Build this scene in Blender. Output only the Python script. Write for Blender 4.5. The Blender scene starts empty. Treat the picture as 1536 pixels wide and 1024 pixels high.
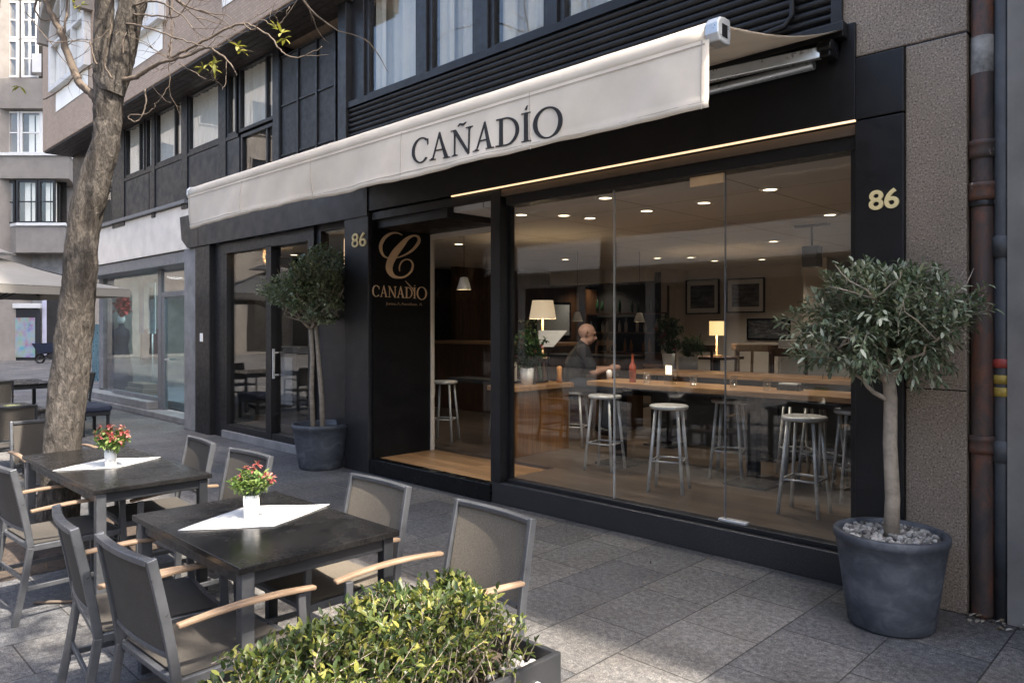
import bpy, bmesh, math, random
from mathutils import Vector, Matrix, noise as mnoise
R = math.radians
rnd = random.Random(7)
scene = bpy.context.scene
COL = scene.collection

# ------------------------------------------------------------------ survey of the place
F_PX, CX, HY, HC = 1112.0, 768.0, 490.0, 1.65         # focal length, centre, eye line, eye height
FW = Vector((-.7004, .7138, 0)); RT = Vector((.7138, .7004, 0))
D0 = 4.85                                            # front plane of the shopfront
def x_at(px, Y):
    u = (px - CX) / F_PX
    return Y * (-.7004 + .7138 * u) / (.7138 + .7004 * u)
def z_at(px, py, Y):
    u = (px - CX) / F_PX
    return HC + (HY - py) / F_PX * Y / (.7138 + .7004 * u)
def on_x(px, py, X):                                  # point on a wall x = X  ->  (y, z)
    u = (px - CX) / F_PX
    d = X / (-.7004 + .7138 * u)
    return d * (.7138 + .7004 * u), HC + (HY - py) / F_PX * d
def at_h(px, py, z):
    u = (px - CX) / F_PX
    d = (HC - z) * F_PX / (py - HY)
    return FW * d + RT * (u * d) + Vector((0, 0, z))
def at_d(px, py, d):
    u = (px - CX) / F_PX
    return FW * d + RT * (u * d) + Vector((0, 0, HC + (HY - py) / F_PX * d))

# ------------------------------------------------------------------ mesh builder
class MB:
    def __init__(s):
        s.v = []; s.f = []; s.m = []; s.sm = []
    def add(s, vs, fs, mi=0, smooth=False):
        o = len(s.v); s.v += [tuple(v) for v in vs]
        for f in fs:
            s.f.append(tuple(i + o for i in f)); s.m.append(mi); s.sm.append(smooth)
        return s
    def box(s, x0, x1, y0, y1, z0, z1, mi=0):
        vs = [(x, y, z) for z in (z0, z1) for y in (y0, y1) for x in (x0, x1)]
        return s.add(vs, [(0,2,3,1),(4,5,7,6),(0,1,5,4),(2,6,7,3),(0,4,6,2),(1,3,7,5)], mi)
    def bar(s, p0, p1, w, h, side=None, mi=0):
        p0 = Vector(p0); p1 = Vector(p1); d = (p1 - p0).normalized()
        sd = Vector(side) if side else (Vector((0,0,1)).cross(d) if abs(d.z) < .95 else Vector((1,0,0)))
        sd = (sd - d * sd.dot(d)).normalized(); up = d.cross(sd)
        vs = [p + sd * (a * w / 2) + up * (b * h / 2) for p in (p0, p1) for a, b in ((-1,-1),(1,-1),(1,1),(-1,1))]
        return s.add(vs, [(3,2,1,0),(4,5,6,7),(0,1,5,4),(1,2,6,5),(2,3,7,6),(3,0,4,7)], mi)
    def ribbon(s, pts, w, h, side, mi=0, ws=None):     # rectangular section swept along points
        pts = [Vector(p) for p in pts]; vs = []; sd0 = Vector(side).normalized()
        for i, p in enumerate(pts):
            d = (pts[min(i+1, len(pts)-1)] - pts[max(i-1, 0)]).normalized()
            sd = (sd0 - d * sd0.dot(d)).normalized(); up = d.cross(sd)
            ww = ws[i] if ws else w
            vs += [p + sd*(a*ww/2) + up*(b*h/2) for a, b in ((-1,-1),(1,-1),(1,1),(-1,1))]
        fs = [(3,2,1,0)]; n = len(pts)
        for i in range(n-1):
            for k in range(4):
                fs.append((i*4+k, i*4+(k+1)%4, i*4+4+(k+1)%4, i*4+4+k))
        fs.append(tuple((n-1)*4+k for k in range(4)))
        return s.add(vs, fs, mi)
    def tube(s, pts, rs, n=8, mi=0, cap=True, smooth=True):
        pts = [Vector(p) for p in pts]
        if not hasattr(rs, '__len__'): rs = [rs] * len(pts)
        vs = []; fs = []; ref = None
        for i, p in enumerate(pts):
            d = (pts[min(i+1, len(pts)-1)] - pts[max(i-1, 0)])
            d = d.normalized() if d.length > 1e-9 else Vector((0,0,1))
            if ref is None: ref = Vector((1,0,0)) if abs(d.x) < .8 else Vector((0,1,0))
            a = (ref - d * ref.dot(d)).normalized(); ref = a; b = d.cross(a)
            for k in range(n):
                t = 2*math.pi*k/n
                vs.append(p + (a*math.cos(t) + b*math.sin(t)) * rs[i])
        for i in range(len(pts)-1):
            for k in range(n):
                fs.append((i*n+k, i*n+(k+1)%n, (i+1)*n+(k+1)%n, (i+1)*n+k))
        s.add(vs, fs, mi, smooth)
        if cap:
            o = len(s.v) - len(vs)
            s.f.append(tuple(o + k for k in reversed(range(n)))); s.m.append(mi); s.sm.append(False)
            s.f.append(tuple(o + (len(pts)-1)*n + k for k in range(n))); s.m.append(mi); s.sm.append(False)
        return s
    def lathe(s, prof, c=(0,0,0), n=32, mi=0, smooth=True, sq=None):
        c = Vector(c); vs = []; fs = []
        for r, z in prof:
            for k in range(n):
                t = 2*math.pi*k/n
                vs.append(c + Vector((r*math.cos(t), r*math.sin(t), z)))
        for i in range(len(prof)-1):
            for k in range(n):
                fs.append((i*n+k, i*n+(k+1)%n, (i+1)*n+(k+1)%n, (i+1)*n+k))
        return s.add(vs, fs, mi, smooth)
    def ball(s, c, r, nu=12, nv=8, mi=0, sc=(1,1,1), rot=None):
        c = Vector(c); vs = []; fs = []
        for j in range(nv+1):
            ph = math.pi*j/nv
            for k in range(nu):
                t = 2*math.pi*k/nu
                v = Vector((r*sc[0]*math.sin(ph)*math.cos(t), r*sc[1]*math.sin(ph)*math.sin(t), r*sc[2]*math.cos(ph)))
                if rot: v = rot @ v
                vs.append(c + v)
        for j in range(nv):
            for k in range(nu):
                fs.append((j*nu+k, (j+1)*nu+k, (j+1)*nu+(k+1)%nu, j*nu+(k+1)%nu))
        return s.add(vs, fs, mi, True)
    def leaf(s, p, d, nrm, L, W, mi=0, bend=.25):
        d = d.normalized(); sd = d.cross(nrm)
        if sd.length < 1e-4: sd = d.cross(Vector((.3,.5,.8)))
        sd.normalize(); up = sd.cross(d)
        a, b, c = d*(L*.28) - up*(L*bend*.03), d*(L*.68) - up*(L*bend*.2), d*L - up*(L*bend*.5)
        vs = [p, p+a+sd*(W*.44)+up*(W*.16), p+b+sd*(W*.42)+up*(W*.16), p+c, p+b-sd*(W*.42)+up*(W*.16), p+a-sd*(W*.44)+up*(W*.16), p+a, p+b]
        return s.add(vs, [(0,1,6),(1,2,7,6),(2,3,7),(3,4,7),(4,5,6,7),(5,0,6)], mi, True)
    def build(s, name, mats, parent=None, world=False, bevel=0, seg=2, shade=None):
        me = bpy.data.meshes.new(name)
        off = parent.location if (world and parent is not None) else Vector((0,0,0))
        me.from_pydata([(v[0]-off[0], v[1]-off[1], v[2]-off[2]) for v in s.v], [], s.f)
        if not isinstance(mats, (list, tuple)): mats = [mats]
        for m in mats: me.materials.append(m)
        me.polygons.foreach_set('material_index', s.m)
        me.polygons.foreach_set('use_smooth', s.sm)
        me.update()
        o = bpy.data.objects.new(name, me); COL.objects.link(o)
        if parent is not None: o.parent = parent
        if bevel:
            b = o.modifiers.new('bevel', 'BEVEL'); b.width = bevel; b.segments = seg; b.limit_method = 'ANGLE'; b.angle_limit = R(40)
        return o
def tag(o, label=None, cat=None, group=None, kind=None):
    if label: o['label'] = label
    if cat: o['category'] = cat
    if group: o['group'] = group
    if kind: o['kind'] = kind
    return o
def thing(name, label, cat, loc=(0,0,0), rz=0, group=None):
    o = bpy.data.objects.new(name, None); COL.objects.link(o)
    o.location = loc; o.rotation_euler = (0, 0, rz); o.empty_display_size = .1
    return tag(o, label, cat, group)
def kids(o): return [c for c in bpy.data.objects if c.parent is o]
def copy_tree(o, loc, rz, label=None, group=None):
    def rec(src, par):
        c = src.copy(); COL.objects.link(c); c.parent = par
        for k in kids(src): rec(k, c)
        return c
    c = rec(o, None); c.location = loc; c.rotation_euler = (0, 0, rz)
    if label: c['label'] = label
    if group: c['group'] = group
    return c
bpy.context.view_layer.update()

# ------------------------------------------------------------------ materials
class NT:
    def __init__(s, name):
        s.m = bpy.data.materials.new(name); s.m.use_nodes = True
        s.t = s.m.node_tree; s.b = s.t.nodes['Principled BSDF']; s.out = s.t.nodes['Material Output']
        s.tc = None
    def n(s, typ, **kw):
        nd = s.t.nodes.new(typ)
        for k, v in kw.items():
            if k.startswith('i_'):
                key = k[2:].replace('_', ' ')
                nd.inputs[key].default_value = v
            else: setattr(nd, k, v)
        return nd
    def l(s, a, b): s.t.links.new(a, b); return b
    def co(s, scale=(1,1,1), kind='Object'):
        if s.tc is None: s.tc = s.n('ShaderNodeTexCoord')
        mp = s.n('ShaderNodeMapping'); mp.inputs['Scale'].default_value = scale
        s.l(s.tc.outputs[kind], mp.inputs['Vector']); return mp.outputs['Vector']
    def noise(s, scale, detail=4, rough=.55, vec=None, dist=0):
        nd = s.n('ShaderNodeTexNoise'); nd.inputs['Scale'].default_value = scale; nd.inputs['Detail'].default_value = detail
        nd.inputs['Roughness'].default_value = rough; nd.inputs['Distortion'].default_value = dist
        s.l(vec if vec is not None else s.co(), nd.inputs['Vector']); return nd.outputs['Fac']
    def ramp(s, fac, stops):
        r = s.n('ShaderNodeValToRGB'); e = r.color_ramp.elements
        while len(e) < len(stops): e.new(.5)
        for i, (p, c) in enumerate(stops):
            e[i].position = p; e[i].color = (*c, 1) if len(c) == 3 else c
        s.l(fac, r.inputs['Fac']); return r.outputs['Color']
    def mix(s, fac, a, b, typ='MIX'):
        m = s.n('ShaderNodeMix', data_type='RGBA', blend_type=typ)
        if isinstance(fac, (int, float)): m.inputs[0].default_value = fac
        else: s.l(fac, m.inputs[0])
        for i, c in ((6, a), (7, b)):
            if isinstance(c, tuple): m.inputs[i].default_value = (*c, 1) if len(c) == 3 else c
            else: s.l(c, m.inputs[i])
        return m.outputs[2]
    def math(s, op, a, b=None):
        m = s.n('ShaderNodeMath', operation=op)
        for i, c in ((0, a), (1, b)):
            if c is None: continue
            if isinstance(c, (int, float)): m.inputs[i].default_value = c
            else: s.l(c, m.inputs[i])
        return m.outputs[0]
    def bump(s, h, strength=.3, dist=.01):
        b = s.n('ShaderNodeBump'); b.inputs['Strength'].default_value = strength; b.inputs['Distance'].default_value = dist
        s.l(h, b.inputs['Height']); s.l(b.outputs['Normal'], s.b.inputs['Normal']); return b
    def base(s, c):
        if isinstance(c, tuple): s.b.inputs['Base Color'].default_value = (*c[:3], 1)
        else: s.l(c, s.b.inputs['Base Color'])
    def set(s, rough=None, metal=None, spec=None):
        if rough is not None:
            if isinstance(rough, (int, float)): s.b.inputs['Roughness'].default_value = rough
            else: s.l(rough, s.b.inputs['Roughness'])
        if metal is not None: s.b.inputs['Metallic'].default_value = metal
        if spec is not None: s.b.inputs['Specular IOR Level'].default_value = spec
        return s
def sc(c, k): return tuple(min(1, x*k) for x in c)
def pm(name, c, var=.25, scale=6, rough=.5, bump=0, bscale=None, metal=0, spec=None, rvar=.12, dist=.004, stretch=(1,1,1)):
    n = NT(name); v = n.co(stretch)
    f = n.noise(scale, 5, .6, v)
    n.base(n.ramp(f, [(.3, sc(c, 1-var)), (.7, sc(c, 1+var))]))
    g = n.noise(scale*2.7, 4, .6, v)
    n.set(n.ramp(g, [(.3, (max(.02, rough-rvar),)*3), (.7, (min(1, rough+rvar),)*3)]), metal, spec)
    if bump: n.bump(n.noise(bscale or scale*4, 5, .6, v), bump, dist)
    return n.m
def granite(name, dark, mid, light, scale=120, rough=.5, joints=None, bump=.15):
    n = NT(name); v = n.co()
    a = n.noise(scale, 3, .7, v)
    c = n.ramp(a, [(.36, dark), (.47, mid), (.56, mid), (.66, light)])
    st = n.noise(2.2, 5, .6, v)
    c = n.mix(n.ramp(st, [(.35, (.55,)*3), (.65, (0,)*3)]), c, n.mix(.5, c, dark))
    n.base(c); n.set(rough); n.bump(a, bump, .003)
    return n.m
def wood(name, c1, c2, axis='x', rough=.35, scale=3.0, plank=None):
    n = NT(name)
    st = {'x': (.12, 1.4, 1.4), 'y': (1.4, .12, 1.4), 'z': (1.4, 1.4, .12)}[axis]
    v = n.co(st)
    f = n.noise(scale*6, 6, .65, v, .8)
    g = n.noise(scale*.8, 3, .5, n.co())
    c = n.ramp(f, [(.3, c1), (.52, tuple((a+b)/2 for a, b in zip(c1, c2))), (.7, c2)])
    c = n.mix(n.ramp(g, [(.3, (.45,)*3), (.7, (0,)*3)]), c, c1)
    if plank:
        vv = n.n('ShaderNodeTexBrick', offset=.5); vv.inputs['Scale'].default_value = 1
        vv.inputs['Brick Width'].default_value = plank[1]; vv.inputs['Row Height'].default_value = plank[0]
        vv.inputs['Mortar Size'].default_value = .003
        vv.inputs['Color1'].default_value = (1,1,1,1); vv.inputs['Color2'].default_value = (.62,.62,.62,1); vv.inputs['Mortar'].default_value = (.25,.25,.25,1)
        cx = n.n('ShaderNodeSeparateXYZ'); n.l(n.co(), cx.inputs[0]); cb = n.n('ShaderNodeCombineXYZ')
        o = {'x': ('X','Y'), 'y': ('Y','X'), 'z': ('Z', plank[2] if len(plank) > 2 else 'X')}[axis]
        n.l(cx.outputs[o[0]], cb.inputs[0]); n.l(cx.outputs[o[1]], cb.inputs[1]); n.l(cb.outputs[0], vv.inputs['Vector'])
        c = n.mix(1.0, c, vv.outputs['Color'], 'MULTIPLY')
    n.base(c); n.set(rough); n.bump(f, .08, .002)
    return n.m
def glass(name, tint=(.93,.95,.95), ior=1.5, boost=1.0, rough=0.0, wav=.0):
    n = NT(name)
    tr = n.n('ShaderNodeBsdfTransparent'); tr.inputs[0].default_value = (*tint, 1)
    gl = n.n('ShaderNodeBsdfAnisotropic' if False else 'ShaderNodeBsdfGlossy'); gl.inputs['Roughness'].default_value = rough
    fr = n.n('ShaderNodeFresnel'); gg = n.n('ShaderNodeNewGeometry'); n.l(n.math('ADD', ior, n.math('MULTIPLY', gg.outputs['Backfacing'], 1/ior-ior)), fr.inputs['IOR'])
    f = n.math('MULTIPLY', fr.outputs[0], boost); f = n.math('MINIMUM', f, .95)
    if wav:
        b = n.n('ShaderNodeBump'); b.inputs['Strength'].default_value = wav; b.inputs['Distance'].default_value = .02
        n.l(n.noise(1.1, 2, .5), b.inputs['Height']); n.l(b.outputs['Normal'], gl.inputs['Normal'])
    mx = n.n('ShaderNodeMixShader'); n.l(f, mx.inputs[0]); n.l(tr.outputs[0], mx.inputs[1]); n.l(gl.outputs[0], mx.inputs[2])
    n.l(mx.outputs[0], n.out.inputs['Surface'])
    return n.m
def emit(name, c, strength):
    n = NT(name); n.base((.8,.8,.8)); n.b.inputs['Emission Color'].default_value = (*c, 1); n.b.inputs['Emission Strength'].default_value = strength
    return n.m
def leafmat(name, stops, rough=.45, trans=.35, spec=.4):
    n = NT(name); g = n.n('ShaderNodeNewGeometry')
    c = n.ramp(g.outputs['Random Per Island'], stops)
    cl = n.noise(7, 3, .6)
    c = n.mix(n.ramp(cl, [(.38, (.3,)*3), (.62, (0,)*3)]), c, n.mix(1.0, c, (.7,.85,.6), 'MULTIPLY'))
    n.base(c); n.set(rough, 0, spec)
    t = n.n('ShaderNodeBsdfTranslucent'); n.l(n.mix(1.0, c, (1,1,.55), 'MULTIPLY'), t.inputs[0])
    mx = n.n('ShaderNodeMixShader'); mx.inputs[0].default_value = trans
    n.l(n.b.outputs[0], mx.inputs[1]); n.l(t.outputs[0], mx.inputs[2]); n.l(mx.outputs[0], n.out.inputs['Surface'])
    return n.m
def cloth(name, c, weave=900, rough=.85, var=.1, trans=0, wr=.15):
    n = NT(name); v = n.co()
    f = n.noise(3.5, 4, .6, v)
    w = n.noise(weave, 1, .5, v)
    col = n.ramp(f, [(.3, sc(c, 1-var)), (.7, sc(c, 1+var))])
    col = n.mix(n.ramp(w, [(.4, (wr*2,)*3), (.6, (0,)*3)]), col, sc(c, .5))
    n.base(col); n.set(rough, 0, .25); n.bump(n.math('ADD', w, n.math('MULTIPLY', f, 6)), .12, .002)
    if trans:
        t = n.n('ShaderNodeBsdfTranslucent'); n.l(col, t.inputs[0]); mx = n.n('ShaderNodeMixShader'); mx.inputs[0].default_value = trans
        n.l(n.b.outputs[0], mx.inputs[1]); n.l(t.outputs[0], mx.inputs[2]); n.l(mx.outputs[0], n.out.inputs['Surface'])
    return n.m

M = {}
M['black'] = pm('black_metal', (.0085,.0085,.0095), .35, 3, .42, .05, 40, rvar=.1, spec=.35)
M['black2'] = pm('charcoal_panel', (.019,.019,.021), .25, 2.2, .42, .04, 40, spec=.4)
M['gloss'] = pm('black_gloss', (.004,.004,.0045), .3, 3, .25, rvar=.06, spec=.35)
M['frame'] = pm('dark_frame', (.011,.011,.0125), .25, 6, .4, spec=.4)
M['plinth'] = granite('black_granite', (.008,.008,.009), (.024,.024,.025), (.13,.13,.13), 150, .4)
M['stone'] = granite('brown_granite', (.05,.039,.03), (.235,.185,.14), (.45,.37,.3), 95, .6, bump=.3)
M['greystone'] = pm('grey_pillar_stone', (.2,.195,.19), .25, 4, .75, .25, 60)
M['render'] = pm('grey_render', (.2,.19,.175), .25, 2.0, .9, .2, 50)
M['strip'] = emit('warm_light_strip', (1, .62, .32), .32)
M['gold'] = pm('brass_gold', (.74,.53,.33), .1, 8, .4, metal=.2, rvar=.08)
M['panelblack'] = pm('matte_panel', (.0045,.0045,.005), .25, 3, .55, spec=.2)
M['goldnum'] = pm('pale_gold', (.85,.7,.36), .06, 8, .45, metal=.1)
M['glass'] = glass('clear_glass', (.95,.955,.95), 1.5, 1.15, wav=.03)
M['glassup'] = glass('window_glass', (.94,.95,.95), 1.5, 1.3, wav=.08)
M['glassteal'] = glass('shop_glass', (.78,.9,.92), 1.5, 1.3, wav=.05)
M['glassentry'] = glass('entry_glass', (.95,.955,.95), 1.45, .5, wav=.03)
M['steel'] = pm('brushed_steel', (.52,.52,.51), .1, 20, .36, metal=.3)
M['ink'] = pm('awning_ink', (.018,.018,.02), .15, 20, .85)
M['cloth'] = cloth('awning_canvas', (.78,.7,.59), 700, .9, .07, .15, .06)
M['rail'] = pm('awning_rail', (.5,.53,.56), .1, 10, .35, metal=.7)
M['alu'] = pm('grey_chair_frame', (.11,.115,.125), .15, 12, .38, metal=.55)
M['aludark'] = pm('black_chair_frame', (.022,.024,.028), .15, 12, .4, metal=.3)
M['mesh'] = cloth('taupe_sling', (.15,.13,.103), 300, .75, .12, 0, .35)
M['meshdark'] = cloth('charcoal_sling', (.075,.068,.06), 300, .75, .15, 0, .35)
M['teak'] = wood('teak_arm', (.13,.085,.052), (.33,.235,.16), 'y', .6, 6)
M['tabletop'] = None
M['napkin'] = cloth('white_linen', (.62,.61,.59), 900, .9, .03, 0, .05)
M['white'] = pm('white_ceramic', (.78,.77,.74), .05, 6, .3)
M['pot'] = None
M['wood'] = wood('counter_oak', (.13,.052,.014), (.36,.17,.05), 'z', .35, 3, (.14, 3.0, 'Y'))
M['bartop'] = wood('bar_oak', (.23,.12,.055), (.45,.275,.14), 'x', .35, 3)
M['soffit'] = pm('dark_soffit', (.03,.024,.021), .3, 6, .6)
M['darkwood'] = wood('walnut_panel', (.045,.02,.009), (.15,.07,.03), 'z', .4, 2.5, (.25, 5.0, 'Y'))
M['floor'] = wood('oak_floor', (.095,.07,.052), (.225,.172,.128), 'x', .3, 2.5, (.16, 1.6))
M['entryfloor'] = wood('entry_oak', (.3,.16,.07), (.56,.34,.17), 'x', .35, 2.5, (.13, 1.4))
M['curtain'] = pm('pale_curtain', (.88,.84,.76), .05, 3, .95)
M['drape'] = pm('grey_drape', (.46,.42,.34), .12, 2, .95)
M['shade'] = emit('lamp_shade_cream', (1, .74, .45), .12)
M['glow'] = emit('downlight_glow', (1, .78, .52), 1.3)
M['soil'] = pm('soil', (.05,.036,.026), .5, 30, .95, .6, 60, dist=.01)
M['bulb'] = emit('bulb_glow', (1, .7, .35), 4.0)
M['green'] = leafmat('indoor_leaf', [(0, (.02,.05,.014)), (.5, (.04,.09,.025)), (1, (.08,.13,.04))])
M['red'] = leafmat('red_petal', [(0, (.28,.045,.05)), (.6, (.42,.1,.1)), (1, (.55,.27,.24))], .6, .3)
M['whitepetal'] = leafmat('white_petal', [(0, (.7,.66,.55)), (1, (.85,.8,.7))], .6, .3)

def paving():
    n = NT('granite_paving'); v = n.co()
    s = n.n('ShaderNodeSeparateXYZ'); n.l(v, s.inputs[0]); c = n.n('ShaderNodeCombineXYZ')
    n.l(n.math('ADD', s.outputs['Y'], .27), c.inputs[0]); n.l(n.math('ADD', s.outputs['X'], .41), c.inputs[1])
    b = n.n('ShaderNodeTexBrick', offset=.46, offset_frequency=2)
    for k, x in (('Scale', 1), ('Brick Width', .60), ('Row Height', .46), ('Mortar Size', .0045), ('Mortar Smooth', .25)): b.inputs[k].default_value = x
    b.inputs['Color1'].default_value = (.66,.67,.7,1); b.inputs['Color2'].default_value = (1.12,1.06,.99,1); b.inputs['Mortar'].default_value = (.3,.29,.28,1)
    n.l(c.outputs[0], b.inputs['Vector'])
    sp = n.noise(150, 3, .75, v); sp2 = n.noise(330, 2, .6, v)
    base = n.ramp(sp, [(.34, (.031,.032,.034)), (.5, (.128,.13,.134)), (.66, (.3,.303,.307))])
    base = n.mix(.35, base, n.ramp(sp2, [(.35, (.035,.036,.038)), (.65, (.2,.203,.207))]))
    md = n.noise(30, 6, .75, v, .3)
    base = n.mix(.75, base, n.mix(1., base, n.ramp(md, [(.36, (.45,.45,.46)), (.5, (1,1,1)), (.64, (1.7,1.68,1.62))]), 'MULTIPLY'))
    st = n.noise(.9, 6, .62, v, .4); st2 = n.noise(3.1, 5, .65, v)
    base = n.mix(n.ramp(st, [(.36, (.75,)*3), (.6, (0,)*3)]), base, n.mix(1., base, (.6,.57,.54), 'MULTIPLY'))
    base = n.mix(n.ramp(st2, [(.4, (.35,)*3), (.58, (0,)*3)]), base, n.mix(1., base, (.7,.68,.66), 'MULTIPLY'))
    sm = n.n('ShaderNodeTexVoronoi'); sm.inputs['Scale'].default_value = 3.2; n.l(v, sm.inputs['Vector'])
    base = n.mix(n.ramp(sm.outputs['Distance'], [(.05, (.35,)*3), (.075, (0,)*3)]), base, (.08,.075,.07))
    n.base(n.mix(1., base, b.outputs['Color'], 'MULTIPLY'))
    n.set(n.ramp(st2, [(.3, (.62,)*3), (.7, (.85,)*3)]), 0, .3)
    h = n.math('ADD', n.math('MULTIPLY', b.outputs['Fac'], -1.4), n.math('ADD', n.math('MULTIPLY', sp, .35), n.math('MULTIPLY', st2, .25)))
    n.bump(h, .5, .006)
    return n.m
def top_mat():
    n = NT('black_table_top'); v = n.co()
    f = n.noise(5, 6, .7, v, .6); g = n.noise(60, 4, .7, v)
    n.base(n.mix(n.ramp(g, [(.5, (0,)*3), (.8, (.22,)*3)]), n.ramp(f, [(.35, (.006,.006,.0065)), (.7, (.014,.0135,.0135))]), (.035,.034,.033)))
    n.set(n.ramp(f, [(.3, (.16,)*3), (.7, (.34,)*3)]), 0, .3); n.bump(g, .04, .001)
    return n.m
def pot_mat():
    n = NT('slate_pot'); v = n.co((1,1,1.6))
    f = n.noise(5.5, 6, .62, v, .7); g = n.noise(22, 5, .65, v)
    c = n.ramp(f, [(.3, (.03,.034,.042)), (.5, (.062,.069,.083)), (.7, (.13,.138,.155))])
    s = n.n('ShaderNodeSeparateXYZ'); n.l(n.co(), s.inputs[0])
    c = n.mix(n.math('MULTIPLY', g, .45), c, (.045,.05,.06))
    n.base(c); n.set(n.ramp(g, [(.3, (.45,)*3), (.7, (.7,)*3)])); n.bump(g, .2, .004)
    return n.m
def bark():
    n = NT('tree_bark'); v = n.co((1,1,.42))
    f = n.noise(34, 8, .72, v, .6); k = n.n('ShaderNodeTexVoronoi', feature='DISTANCE_TO_EDGE'); k.inputs['Scale'].default_value = 21
    wv = n.n('ShaderNodeVectorMath', operation='MULTIPLY_ADD'); nz = n.n('ShaderNodeTexNoise'); nz.inputs['Scale'].default_value = 9; nz.inputs['Detail'].default_value = 4; n.l(n.co(), nz.inputs['Vector'])
    n.l(nz.outputs['Color'], wv.inputs[0]); wv.inputs[1].default_value = (.035,.035,.02); n.l(n.co((1,1,.34)), wv.inputs[2]); n.l(wv.outputs[0], k.inputs['Vector'])
    g = n.noise(2.5, 4, .6, n.co())
    c = n.ramp(f, [(.3, (.028,.025,.023)), (.5, (.09,.08,.071)), (.72, (.2,.18,.16))])
    c = n.mix(n.ramp(g, [(.38, (.5,)*3), (.6, (0,)*3)]), c, n.mix(1., c, (.6,.56,.5), 'MULTIPLY'))
    c = n.mix(n.ramp(k.outputs['Distance'], [(.0, (.22,)*3), (.06, (0,)*3)]), c, (.04,.032,.026))
    n.base(c); n.set(.92, 0, .15)
    n.bump(n.math('ADD', f, n.math('MULTIPLY', n.math('MINIMUM', k.outputs['Distance'], .10), 1.1)), 1.0, .022)
    return n.m
def mosaic(name, c, scale=28):
    n = NT(name); v = n.co()
    s = n.n('ShaderNodeSeparateXYZ'); n.l(v, s.inputs[0]); cb = n.n('ShaderNodeCombineXYZ')
    n.l(n.math('ADD', s.outputs['X'], s.outputs['Y']), cb.inputs[0]); n.l(s.outputs['Z'], cb.inputs[1])
    b = n.n('ShaderNodeTexBrick', offset=.5)
    for k, x in (('Scale', scale/8), ('Brick Width', .32), ('Row Height', .13), ('Mortar Size', .012)): b.inputs[k].default_value = x
    b.inputs['Color1'].default_value = (*sc(c, 1.08), 1); b.inputs['Color2'].default_value = (*sc(c, .86), 1); b.inputs['Mortar'].default_value = (*sc(c, .62), 1)
    n.l(cb.outputs[0], b.inputs['Vector'])
    g = n.noise(.8, 6, .65, v)
    col = n.mix(n.ramp(g, [(.35, (.4,)*3), (.65, (0,)*3)]), b.outputs['Color'], n.mix(1., b.outputs['Color'], (.72,.69,.66), 'MULTIPLY'))
    n.base(col); n.set(.85); n.bump(b.outputs['Fac'], -.3, .006)
    return n.m
def ceil_mat():
    n = NT('ceiling_tiles'); v = n.co()
    b = n.n('ShaderNodeTexBrick', offset=0)
    for k, x in (('Scale', 1), ('Brick Width', 1.2), ('Row Height', 1.2), ('Mortar Size', .008)): b.inputs[k].default_value = x
    b.inputs['Color1'].default_value = (.66,.66,.66,1); b.inputs['Color2'].default_value = (.62,.62,.62,1); b.inputs['Mortar'].default_value = (.2,.19,.17,1)
    n.l(v, b.inputs['Vector'])
    n.base(n.mix(n.math('MULTIPLY', n.noise(30, 4, .7, v), .35), b.outputs['Color'], (.48,.48,.48))); n.set(.9)
    return n.m
def rust_pipe():
    n = NT('rusty_pipe'); v = n.co((1,1,.5)); f = n.noise(5, 6, .7, v, .5); g = n.noise(13, 4, .7, v)
    c = n.ramp(f, [(.36, (.03,.026,.026)), (.5, (.06,.04,.034)), (.62, (.14,.055,.03)), (.7, (.06,.045,.04))])
    c = n.mix(n.ramp(g, [(.66, (0,)*3), (.7, (.8,)*3)]), c, (.3,.26,.22))
    n.base(c); n.set(.6); n.bump(f, .3, .004)
    return n.m
def photo_mat(name, seed):
    n = NT(name); v = n.co((1.0,1,3.2)); f = n.noise(3+seed*.7, 7, .65, v, .8)
    n.base(n.ramp(f, [(.3, (.012,.012,.014)), (.48, (.07,.07,.075)), (.6, (.16,.16,.165)), (.75, (.5,.5,.5))])); n.set(.3)
    return n.m
def poster_mat():
    n = NT('poster_print'); v = n.co(); f = n.n('ShaderNodeTexNoise'); f.inputs['Scale'].default_value = 2.6; f.inputs['Detail'].default_value = 5
    n.l(v, f.inputs['Vector'])
    hs = n.n('ShaderNodeHueSaturation'); hs.inputs['Saturation'].default_value = 2.2; hs.inputs['Value'].default_value = .55; n.l(f.outputs['Color'], hs.inputs['Color'])
    g = n.noise(2.1, 4, .7, v)
    n.base(n.mix(n.ramp(g, [(.42, (.8,)*3), (.58, (.1,)*3)]), (.22,.3,.36), hs.outputs['Color'])); n.set(.4)
    return n.m
M['paving'] = paving(); M['tabletop'] = top_mat(); M['pot'] = pot_mat(); M['bark'] = bark()
M['mosaic'] = mosaic('brown_mosaic', (.4,.3,.225)); M['concrete'] = pm('warm_concrete', (.2,.183,.167), .15, 1.5, .9, .15, 40)
M['ceil'] = ceil_mat(); M['pipe'] = rust_pipe(); M['pipe2'] = pm('grey_pipe', (.06,.065,.072), .3, 5, .5)
M['plaster'] = pm('plaster_wall', (.6,.54,.47), .08, 2, .9)
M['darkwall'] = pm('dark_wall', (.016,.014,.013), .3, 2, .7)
M['marble'] = pm('pale_marble', (.72,.665,.59), .14, 2.6, .2, rvar=.06)
M['shopframe'] = pm('grey_alu_frame', (.19,.2,.215), .1, 6, .4, metal=.4)
M['whiteframe'] = pm('white_frame', (.55,.55,.55), .06, 6, .45)
M['navy'] = pm('navy_fabric', (.012,.018,.04), .2, 8, .7)
M['parasol'] = cloth('parasol_canvas', (.36,.345,.315), 300, .9, .06, .25, .05)
M['twig'] = pm('pale_twig', (.11,.085,.065), .25, 14, .9, .3, 80)
M['olive_bark'] = pm('olive_bark', (.27,.225,.175), .3, 18, .9, .5, 60)
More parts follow.
